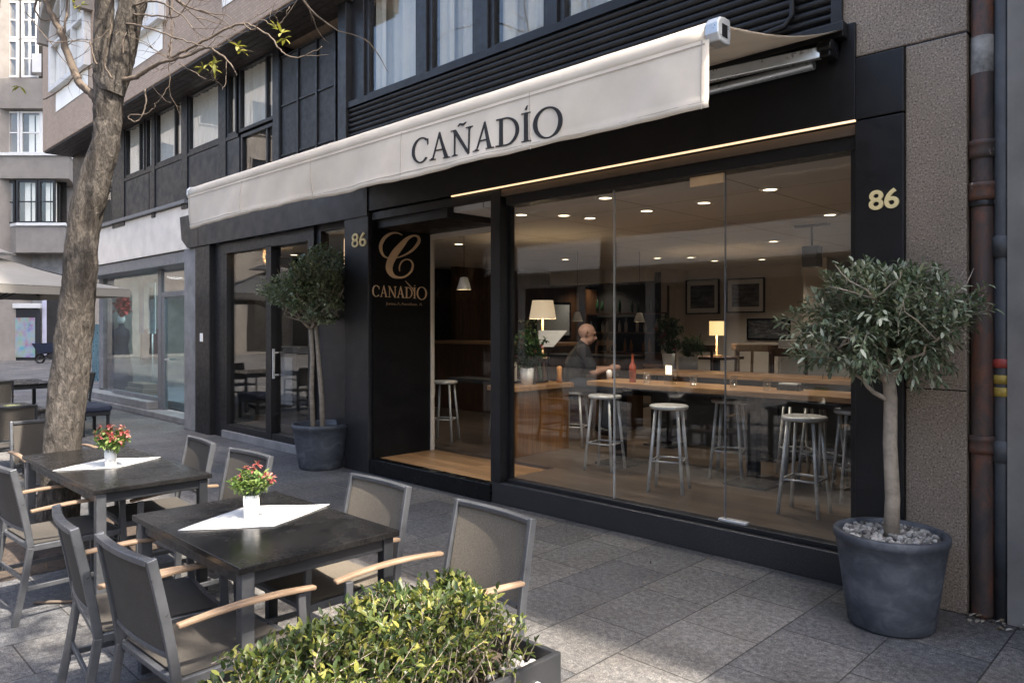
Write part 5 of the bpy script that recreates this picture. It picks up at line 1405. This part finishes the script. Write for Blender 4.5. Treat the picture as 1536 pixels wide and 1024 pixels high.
t = thing('menu_stand', 'pale angled menu card above the counter beside the man', 'menu', (-5.98, 6.72, fz_+.786)); MB().bar((0,0,0),(0,0,.42),.015,.015).build('post', M['black'], t); MB().add([(-.16,0,.62),(.2,.12,.62),(.03,.06,.42),(-.16,0,.42),(-.16,.01,.62),(.2,.13,.62),(.03,.07,.42),(-.16,.01,.42)], [(0,1,2,3),(7,6,5,4),(0,4,5,1),(1,5,6,2),(2,6,7,3),(3,7,4,0)]).build('card', M['white'], t)
r = random.Random(19)
for k in range(7):
    q = (-5.92+r.uniform(-.08,.1), 6.3+.06*k, fz_+.786); bottle(['dark wine bottle','green oil bottle','brown bottle'][k%3] + ' in the clutter behind the counter plant, number %s along' % ['one','two','three','four','five','six','seven'][k], q, [M['gloss'], pm('green_bottle', (.02,.05,.02), .2, 9, .15), pm('brown_bottle', (.06,.025,.01), .2, 9, .15)][k%3], r.uniform(.75,1))['group'] = 'bottles behind the counter plant'
t = thing('menu_stack', 'two pale menu folders standing on the ledge inside the entrance', 'menus', (-6.6, 6.55, .98))
MB().box(-.1,.06,-.02,.02,0,.24).build('folder', M['plaster'], t); MB().box(.08,.24,-.02,.02,0,.24).build('folder', M['plaster'], t)
t = thing('entry_ledge', 'narrow dark ledge with menus inside the entrance', 'ledge', (-6.75, 6.6, fz_)); MB().box(-.75,.35,-.18,.18,.73,.78).build('top', M['black2'], t); MB().box(.2,.3,-.1,.1,0,.73).build('leg', M['black'], t)
# more tables, chairs and bottles deeper in the room
dt = thing('dining_table', 'dark square dining table behind the second bar, left of the fern', 'table', (-5.6, 10.4, fz_), 0, 'dark dining tables at the back')
MB().box(-.4,.4,-.4,.4,.72,.75).build('table_top', M['darkwood'], dt); MB().box(-.04,.04,-.04,.04,0,.72).box(-.25,.25,-.25,.25,0,.02).build('leg', M['black'], dt)
for x_, y_, lb in ((-3.9,9.6,'dark square dining table in front of the yellow lamp'),(-7.9,11.4,'dark square dining table by the dark back wall'),(-2.7,10.9,'dark square dining table beside the white cabinet')): copy_tree(dt, (x_, y_, fz_), 0, lb)
dc = wood_chair('dark bentwood chair at the table left of the fern', (-5.6, 9.8), 0)
for c_ in kids(dc): c_.data = c_.data.copy(); c_.data.materials[0] = M['darkwood']
dc['group'] = 'dark bentwood chairs at the back'
for x_, y_, a, lb in ((-5.0,10.4,90,'dark bentwood chair facing the fern from the right of its table'),(-6.2,10.5,-90,'dark bentwood chair at the left end of the table left of the fern'),(-3.9,9.0,0,'dark bentwood chair before the yellow lamp, its back to the window'),(-3.3,9.7,90,'dark bentwood chair right of the table before the yellow lamp'),(-8.5,11.4,-90,'dark bentwood chair against the dark back wall'),(-2.7,10.3,0,'dark bentwood chair near the white cabinet')): copy_tree(dc, (x_, y_, fz_), R(a), lb, 'dark bentwood chairs at the back')
sh_ = thing('bottle_shelf', 'dark shelf unit with bottles on the back wall left of the photographs', 'shelf', (-9.5, 13.35, fz_))
MB().box(-1.1,1.1,-.2,.2,0,.9).box(-1.1,-1.06,-.18,.2,.9,2.3).box(1.06,1.1,-.18,.2,.9,2.3).box(-1.06,1.06,-.18,.2,1.3,1.33).box(-1.06,1.06,-.18,.2,1.72,1.75).build('body', M['darkwood'], sh_)
r = random.Random(91); bp = None; bms = [pm('amber_bottle', (.3,.12,.03), .2, 9, .12), pm('clear_spirit', (.5,.5,.48), .1, 9, .1), pm('dark_green_bottle', (.02,.06,.025), .2, 9, .12)]
for k in range(26):
    z_ = fz_ + (.905, 1.335, 1.755)[k%3]; x_ = -10.5 + .16*(k//2) + r.uniform(-.03,.03)
    bt_ = MB().lathe([(0,0),(.035,0),(.037,.17),(.014,.22),(.012,.28),(0,.282)], n=12).build('bottle', bms[k%3]); bt_.location = (x_, 13.25, z_); bt_.scale.z = r.uniform(.8,1.15)
    tag(bt_, ['amber','clear','dark green'][k%3] + ' bottle standing in the row on the dark back shelf', 'bottle', 'bottles on the back shelf')
for px, py, lb in ((1040,579,'empty tumbler on the long bar under the left photograph'),(1100,581,'empty tumbler on the long bar right of the second glass joint'),(970,575,'empty tumbler beside the red bottle on the long bar'),(1150,586,'empty tumbler near the olive tree end of the long bar')):
    q = on_bar(px, py); o = MB().lathe([(0,0),(.03,0),(.036,.11),(.034,.11),(.028,.008),(0,.008)], n=18).build('tumbler', M['glassup']); o.location = q; tag(o, lb, 'glass')
t = thing('napkin_box', 'dark box of paper napkins on the long bar near the olive tree', 'napkin box', on_bar(1185, 585)); MB().box(-.1,.1,-.06,.06,0,.05).build('box', M['black'], t, bevel=.004); MB().box(-.085,.085,-.045,.045,.0501,.062).build('paper', M['napkin'], t)
# pendants
for px, py, d, lb in ((866,477,11.5,'small white pendant lamp right of the large lamp'),(959,478,11.5,'small white pendant lamp right of the left glass joint'),(696,428,8.6,'small bare pendant bulb inside the entrance')):
    p = at_d(px, py, d); t = thing('pendant_lamp', lb, 'pendant lamp', p); MB().tube([(0,0,.05),(0,0,CZ-p.z)], .004, 6).build('cord', M['black'], t)
    MB().lathe([(.0,.1),(.045,.09),(.085,-.05)], n=20).build('lamp_shade', M['white'], t); MB().ball((0,0,0), .03, 10, 6).build('bulb', M['bulb'], t)
p = at_d(404, 384, 11.0); t = thing('lantern', 'glowing cut metal lantern hanging behind the left shop window', 'lantern', p)
MB().tube([(0,0,.13),(0,0,CZ-p.z)], .005, 6).build('cord', M['black'], t); MB().ball((0,0,0), .05, 10, 6, 0, (1,1,1.8)).build('bulb', M['bulb'], t)
cg = MB()
for k in range(14):
    a = 2*math.pi*k/14; cg.tube([(q*math.cos(a+z*2), q*math.sin(a+z*2), z) for q, z in ((.05,-.14),(.085,-.08),(.095,0),(.085,.08),(.06,.14))], .009, 5)
for z, q in ((-.14,.05),(-.05,.092),(.05,.092),(.14,.06)): cg.lathe([(q,-.008+z),(q+.006,z),(q,.008+z)], n=20)
cg.build('cage', M['gold'], t)
# left-window room: a dark cabinet, a table and two chairs
t = thing('dark_cabinet', 'waist high grey cabinet standing behind the left shop window', 'cabinet', (-10.2, 5.75, fz_)); MB().box(-.42,.42,-.25,.25,0,1.15).build('body', M['black2'], t, bevel=.006); MB().box(-.3,.3,-.262,-.251,.3,1.0).build('panel', pm('grey_card', (.2,.2,.2), .1, 4, .6), t)
t = thing('dining_table', 'dark dining table laid behind the glass door', 'table', (-9.9, 7.2, fz_)); MB().box(-.5,.5,-.5,.5,.72,.75).build('table_top', M['darkwood'], t); MB().box(-.05,.05,-.05,.05,0,.72).box(-.25,.25,-.25,.25,0,.02).build('leg', M['black'], t)
p = (-9.25, 6.9); dk2 = wood_chair('dark chair drawn up to the table behind the glass door', p, R(80))
# downlights: emitting discs in rings set in the ceiling, each with its lamp
GD_ = 'round downlights in the restaurant ceiling'
names = {0:'front row'}
first = None; spots = [(908,290,'above the left glass joint'),(846,323,'left of the left glass joint, front row'),(970,316,'between the two glass joints, second row'),(1056,304,'brightest, left of the second glass joint'),
  (1245,322,'large one near the right window edge'),(1155,284,'small one right of the second glass joint'),(1160,362,'flat one above the right framed photograph'),(848,389,'above the large table lamp'),(986,387,'left of two in the back row'),(1036,386,'right of two in the back row'),(892,411,'smallest, over the man'),(885,327,'added over the oak counter'),(1072,391,'added over the left framed photograph'),(1143,389,'added over the right framed photograph'),(782,322,'next to the black mullion'),(712,322,'inside the entrance, front'),(688,366,'inside the entrance, further back'),(441,382,'behind the left shop window, over the small tree')]  # counter and photograph downlights over them are added to brighten them
for px, py, lb in spots:
    u = (px-CX)/F_PX; d = (CZ-HC)*F_PX/(HY-py); p = FW*d + RT*(u*d)
    if p.y > YB-.3: k_ = (YB-.4)/p.y; p = p*k_
    if p.y < 5.3: p = p*(5.4/p.y)
    if first is None:
        t = thing('downlight', 'round ceiling downlight ' + lb, 'ceiling light', (p.x, p.y, CZ), 0, GD_)
        MB().lathe([(.058,-.006),(.085,-.006),(.088,-.001),(.088,.0)], n=24).build('ring', M['white'], t)
        MB().add([(.058*math.cos(R(a)), .058*math.sin(R(a)), -.004) for a in range(0,360,15)], [tuple(range(23,-1,-1))]).build('diffuser', M['glow'], t); first = t
    else: t = copy_tree(first, (p.x, p.y, CZ), 0, 'round ceiling downlight ' + lb, GD_)
bpy.context.view_layer.update()
for t in [o for o in bpy.data.objects if o.get('group') == GD_]:
    L = bpy.data.lights.new('downlight_lamp', 'SPOT'); L.energy = 9; L.color = (1,.9,.76); L.spot_size = R(125); L.spot_blend = .6; L.shadow_soft_size = .05
    o = bpy.data.objects.new('downlight_lamp', L); COL.objects.link(o); o.parent = t; o.location = (0,0,-.03)
p = at_h(1218, 381, 2.5); q = at_d(1218, 385, 8.5)
t = thing('loudspeaker', 'small black loudspeaker hung from the ceiling near the right window edge', 'loudspeaker', (q.x, q.y, q.z)); MB().box(-.09,.09,-.08,.08,-.12,.12).build('body', M['black'], t, bevel=.01); MB().tube([(0,0,.12),(0,0,CZ-q.z)], .012, 8).box(-.2,.2,-.03,.03,CZ-q.z-.02,CZ-q.z-.001).build('bracket', M['black'], t)

# ================================================================== THE MAN (bald, black t-shirt, sits at the second bar facing right)
MX, MY = at_d(862, 490, 9.1).xy
man = thing('person', 'bald man in a black t-shirt and dark trousers sitting at the bar, hands together', 'person', (MX, MY, fz_), ang)
# local axes: +x is where he faces (right in the photo), +y away from the camera
def chain(mb, pts, rs, n=12): 
    cc = cubic([(*p, q) for p, q in zip(pts, rs)], 5); mb.tube([c[:3] for c in cc], [c[3] for c in cc], n)
    mb.ball(cc[0][:3], cc[0][3]*.98, 10, 8); mb.ball(cc[-1][:3], cc[-1][3]*.98, 10, 8)
SEAT = .66
sh = lambda s_: Vector((.10, s_*.19, SEAT+.50)); el = lambda s_: Vector((.20, s_*.235, SEAT+.245)); wr = lambda s_: Vector((.42, s_*.085, SEAT+.275))
hip = lambda s_: Vector((.0, s_*.1, SEAT+.08)); kn = lambda s_: Vector((.43, s_*.13, SEAT+.04)); an = lambda s_: Vector((.36, s_*.13, SEAT-.42))
b = MB()
chain(b, [(0,0,SEAT+.06),(.0,0,SEAT+.22),(.05,0,SEAT+.38),(.09,0,SEAT+.5)], [.125,.12,.135,.10])
for s_ in (-1,1):
    chain(b, [(.08,0,SEAT+.5), tuple(sh(s_)-Vector((0,0,.01)))], [.075,.06])
    chain(b, [tuple(sh(s_)), tuple(sh(s_).lerp(el(s_),.5)), tuple(el(s_)), tuple(el(s_).lerp(wr(s_),.4)), tuple(wr(s_))], [.056,.048,.042,.042,.028])
    chain(b, [tuple(hip(s_)), tuple(hip(s_).lerp(kn(s_),.5)), tuple(kn(s_))], [.088,.078,.058]); chain(b, [tuple(kn(s_)), tuple(kn(s_).lerp(an(s_),.35)), tuple(an(s_))], [.056,.055,.038])
    chain(b, [tuple(an(s_)-Vector((.03,0,.04))), tuple(an(s_)+Vector((.1,0,-.065))), tuple(an(s_)+Vector((.2,0,-.075)))], [.042,.04,.03])
    w_ = wr(s_); pd = Vector((.09,-s_*.028,.012)); chain(b, [tuple(w_), tuple(w_+pd*.6), tuple(w_+pd)], [.027,.031,.03])
    for q in range(4):
        f0 = w_+pd+Vector((0,0,.026-.017*q)); ln = (.062,.07,.066,.052)[q]; chain(b, [tuple(f0), tuple(f0+Vector((ln*.55,-s_*.012,0))), tuple(f0+Vector((ln*.72,-s_*.04,-.008)))], [.0095,.009,.0078], 8)
    f0 = w_+pd*.3+Vector((0,-s_*.01,.028)); chain(b, [tuple(f0), tuple(f0+Vector((.035,-s_*.02,.02))), tuple(f0+Vector((.06,-s_*.03,.014)))], [.012,.0105,.009], 8)
chain(b, [(.085,0,SEAT+.5),(.115,0,SEAT+.58),(.13,0,SEAT+.63)], [.066,.058,.06])
H = Vector((.155,0,SEAT+.70)); Rh = Matrix.Rotation(R(12), 3, 'Y')
def hd(v): return H + Rh @ Vector(v)
b.ball(hd((-.012,0,.028)), .1, 20, 14, 0, (1.06,.82,.98), Rh); b.ball(hd((.032,0,-.045)), .07, 16, 12, 0, (.95,.84,1.05), Rh); b.ball(hd((.045,0,-.092)), .038, 12, 8, 0, (1,1,.8), Rh)
b.tube([hd((.088,0,.018)), hd((.104,0,-.012)), hd((.118,0,-.032)), hd((.098,0,-.042))], [.012,.015,.017,.01], 8)
b.tube([hd((.083,-.045,.03)), hd((.094,0,.034)), hd((.083,.045,.03))], [.011,.014,.011], 8)
b.tube([hd((.09,-.022,-.066)), hd((.1,0,-.064)), hd((.09,.022,-.066))], [.008,.011,.008], 8)
for s_ in (-1,1):
    b.tube([hd((-.012,s_*.082,.02)), hd((-.02,s_*.094,.03)), hd((-.028,s_*.098,.012)), hd((-.022,s_*.094,-.015)), hd((-.008,s_*.083,-.03))], [.009,.011,.011,.009,.007], 8)
bo = b.build('body', M['skin'], man)
rm = bo.modifiers.new('one_skin', 'REMESH'); rm.mode = 'VOXEL'; rm.voxel_size = .007; rm.use_smooth_shade = True
sm1 = bo.modifiers.new('relax', 'SMOOTH'); sm1.iterations = 4; sm1.factor = .5
ey = MB()
for s_ in (-1,1): ey.ball(hd((.082,s_*.033,.012)), .011, 10, 8)
ey.build('eyes', M['gloss'], man)
s = MB(); chain(s, [(0,0,SEAT+.04),(.0,0,SEAT+.22),(.055,0,SEAT+.38),(.088,0,SEAT+.49)], [.148,.142,.155,.115])
for s_ in (-1,1):
    chain(s, [(.08,0,SEAT+.49), tuple(sh(s_))], [.092,.076]); chain(s, [tuple(sh(s_)), tuple(sh(s_).lerp(el(s_),.45)), tuple(sh(s_).lerp(el(s_),.78))], [.074,.068,.066])
chain(s, [(.085,0,SEAT+.5),(.098,0,SEAT+.565)], [.08,.072])
so_ = s.build('shirt', M['shirt'], man); rm = so_.modifiers.new('one_cloth', 'REMESH'); rm.mode = 'VOXEL'; rm.voxel_size = .010; rm.use_smooth_shade = True; q_ = so_.modifiers.new('relax', 'SMOOTH'); q_.iterations = 3
s = MB(); chain(s, [(0,0,SEAT+.02),(0,0,SEAT+.13)], [.142,.145])
for s_ in (-1,1): chain(s, [tuple(hip(s_)), tuple(hip(s_).lerp(kn(s_),.5)), tuple(kn(s_))], [.105,.092,.074]); chain(s, [tuple(kn(s_)), tuple(kn(s_).lerp(an(s_),.4)), tuple(kn(s_).lerp(an(s_),.95))], [.074,.068,.058])
to_ = s.build('trousers', M['jeans'], man); rm = to_.modifiers.new('one_cloth', 'REMESH'); rm.mode = 'VOXEL'; rm.voxel_size = .010; rm.use_smooth_shade = True; q_ = to_.modifiers.new('relax', 'SMOOTH'); q_.iterations = 3
s = MB()
for s_ in (-1,1): chain(s, [tuple(an(s_)-Vector((.045,0,.045))), tuple(an(s_)+Vector((.1,0,-.07))), tuple(an(s_)+Vector((.22,0,-.08)))], [.052,.05,.042])
s.build('shoes', M['gloss'], man)

# clothes shop contents
t = thing('mannequin', 'mannequin in a long navy dress behind the clothes shop window', 'mannequin', (x_at(182, 5.9), 5.9, .22))
MB().lathe([(.0,0),(.26,0.0),(.24,.3),(.19,.7),(.15,.95),(.14,1.0),(.18,1.2),(.17,1.35),(.07,1.42),(.045,1.5)], n=24).build('dress', M['navy'], t); MB().ball((0,0,1.6), .09, 12, 10, 0, (.85,.95,1.2)).build('head', M['white'], t)
t = thing('clothes_rail', 'steel clothes rail with dark garments inside the clothes shop', 'clothes rail', (x_at(215, 6.6), 6.6, .22))
MB().tube([(-.6,0,0),(-.6,0,1.45),(.6,0,1.45),(.6,0,0)], .018, 8).build('rail', M['steel'], t)
r = random.Random(2)
for k in range(6): MB().box(-.5+.17*k,-.38+.17*k,-.2,.2,.55+.1*r.random(),1.38).build('garment', pm('garment_cloth', (r.choice([.02,.1,.3]), r.choice([.02,.05]), r.choice([.02,.06])), .2, 9, .9), t, bevel=.03)
t = thing('wooden_platform', 'pale wooden display platform low in the clothes shop window', 'platform', (x_at(214, 5.75), 5.75, .22)); MB().box(-.5,.5,-.18,.18,0,.14).build('block', M['teak'], t, bevel=.005); MB().box(-.45,.45,-.15,.15,.141,.24).build('upper_block', M['teak'], t, bevel=.005)
t = thing('shop_banner', 'tall dark blue banner with pale lettering strokes inside the clothes shop', 'banner', (x_at(212, 5.8), 5.8, 1.5)); MB().box(-.12,.12,-.01,.01,0,1.2).build('cloth', pm('blue_banner', (.03,.04,.12), .2, 5, .7), t)
t = thing('shop_poster', 'white shop poster high inside the clothes shop window', 'poster', (x_at(228, 6.0), 6.0, 1.5)); MB().box(-.2,.2,-.01,.01,0,1.1).build('sheet', M['white'], t); MB().box(-.12,.12,-.014,-.011,.75,1.0).build('print', M['gloss'], t)
t = thing('teal_screen', 'teal translucent screen at the rounded end of the clothes shop window', 'screen', (x_at(150, 6.3), 6.3, .22)); MB().box(-.6,.6,-.02,.02,0,1.5).build('panel', pm('teal_panel', (.05,.16,.2), .3, 2, .3), t)
t = thing('red_sign', 'red hanging shop decoration in the clothes shop window', 'decoration', (x_at(184, 5.8), 5.8, 2.1)); bush(t, r, (0,0,0), (.22,.1,.25), 30, .14, .1, pm('red_paper', (.5,.03,.03), .2, 6, .6))

r = random.Random(52); mb = MB()
for k in range(70):
    x_ = r.uniform(-8.5, -1.2); y_ = D0 - .02 - abs(r.gauss(0,.5)); mb.leaf(Vector((x_, y_, .004+.006*r.random())), rdir(r), Vector((0,0,1)), r.uniform(.012,.035), r.uniform(.006,.014))
for k in range(60):
    mb.leaf(Vector((tb.x+r.gauss(0,.9), tb.y+r.gauss(-.3,.8), .012+.01*r.random())), rdir(r), Vector((0,0,1)), r.uniform(.02,.06), r.uniform(.01,.025))
tag(mb.build('fallen_leaves', leafmat('brown_litter', [(0,(.08,.055,.035)),(.6,(.2,.15,.1)),(1,(.36,.33,.28))], .8, .1)), kind='stuff')
# litter at the foot of the wall
r = random.Random(41); mb = MB()
for k in range(46):
    x_ = r.uniform(-1.1,-.7); y_ = D0 - abs(r.gauss(0,.05)) - .01
    mb.leaf(Vector((x_, y_, .006+.015*r.random())), rdir(r), Vector((0,0,1)), r.uniform(.02,.05), r.uniform(.01,.025))
tag(mb.build('dry_leaves', leafmat('dry_leaf', [(0,(.12,.08,.05)),(.6,(.25,.2,.15)),(1,(.5,.47,.43))], .8, .1)), kind='stuff')

# ================================================================== LIGHT, SKY, CAMERA
SUN_EL, SUN_AZ = R(57), R(3.5)                        # azimuth measured from +x towards +y
sd = Vector((math.cos(SUN_EL)*math.cos(SUN_AZ), math.cos(SUN_EL)*math.sin(SUN_AZ), math.sin(SUN_EL)))
L = bpy.data.lights.new('sun', 'SUN'); L.energy = 3.3; L.angle = R(.8); L.color = (1,.91,.79)
o = bpy.data.objects.new('sun', L); COL.objects.link(o); o.rotation_euler = (-sd).to_track_quat('-Z', 'Y').to_euler()
w = bpy.data.worlds.new('World'); scene.world = w; w.use_nodes = True
nt = w.node_tree; bg = nt.nodes['Background']; sk = nt.nodes.new('ShaderNodeTexSky'); sk.sky_type = 'NISHITA'; sk.sun_disc = False
sk.sun_elevation = SUN_EL; sk.sun_rotation = math.pi/2 - SUN_AZ; sk.air_density = 1.0; sk.dust_density = 4; sk.ozone_density = .6
nt.links.new(sk.outputs[0], bg.inputs['Color']); bg.inputs['Strength'].default_value = .15
cam = bpy.data.cameras.new('camera'); cam.sensor_width = 36; cam.lens = F_PX/1536*36; cam.shift_y = -22/1536; cam.clip_end = 600; cam.clip_start = .05
co = bpy.data.objects.new('camera', cam); COL.objects.link(co); co.location = (0,0,HC)
co.rotation_euler = FW.to_track_quat('-Z', 'Y').to_euler(); scene.camera = co
for o in bpy.data.objects:
    if o.get('category') == 'chair' and o.name.startswith('terrace_chair'): o.scale = (.97,.97,.97)
scene.view_settings.view_transform = 'Standard'; scene.view_settings.look = 'None'; scene.view_settings.exposure = 2.2; scene.view_settings.gamma = 1
scene.cycles.max_bounces = 8; scene.cycles.transparent_max_bounces = 16; scene.cycles.use_denoising = True; scene.cycles.caustics_reflective = False; scene.cycles.caustics_refractive = False
scene.cycles.sample_clamp_indirect = 6
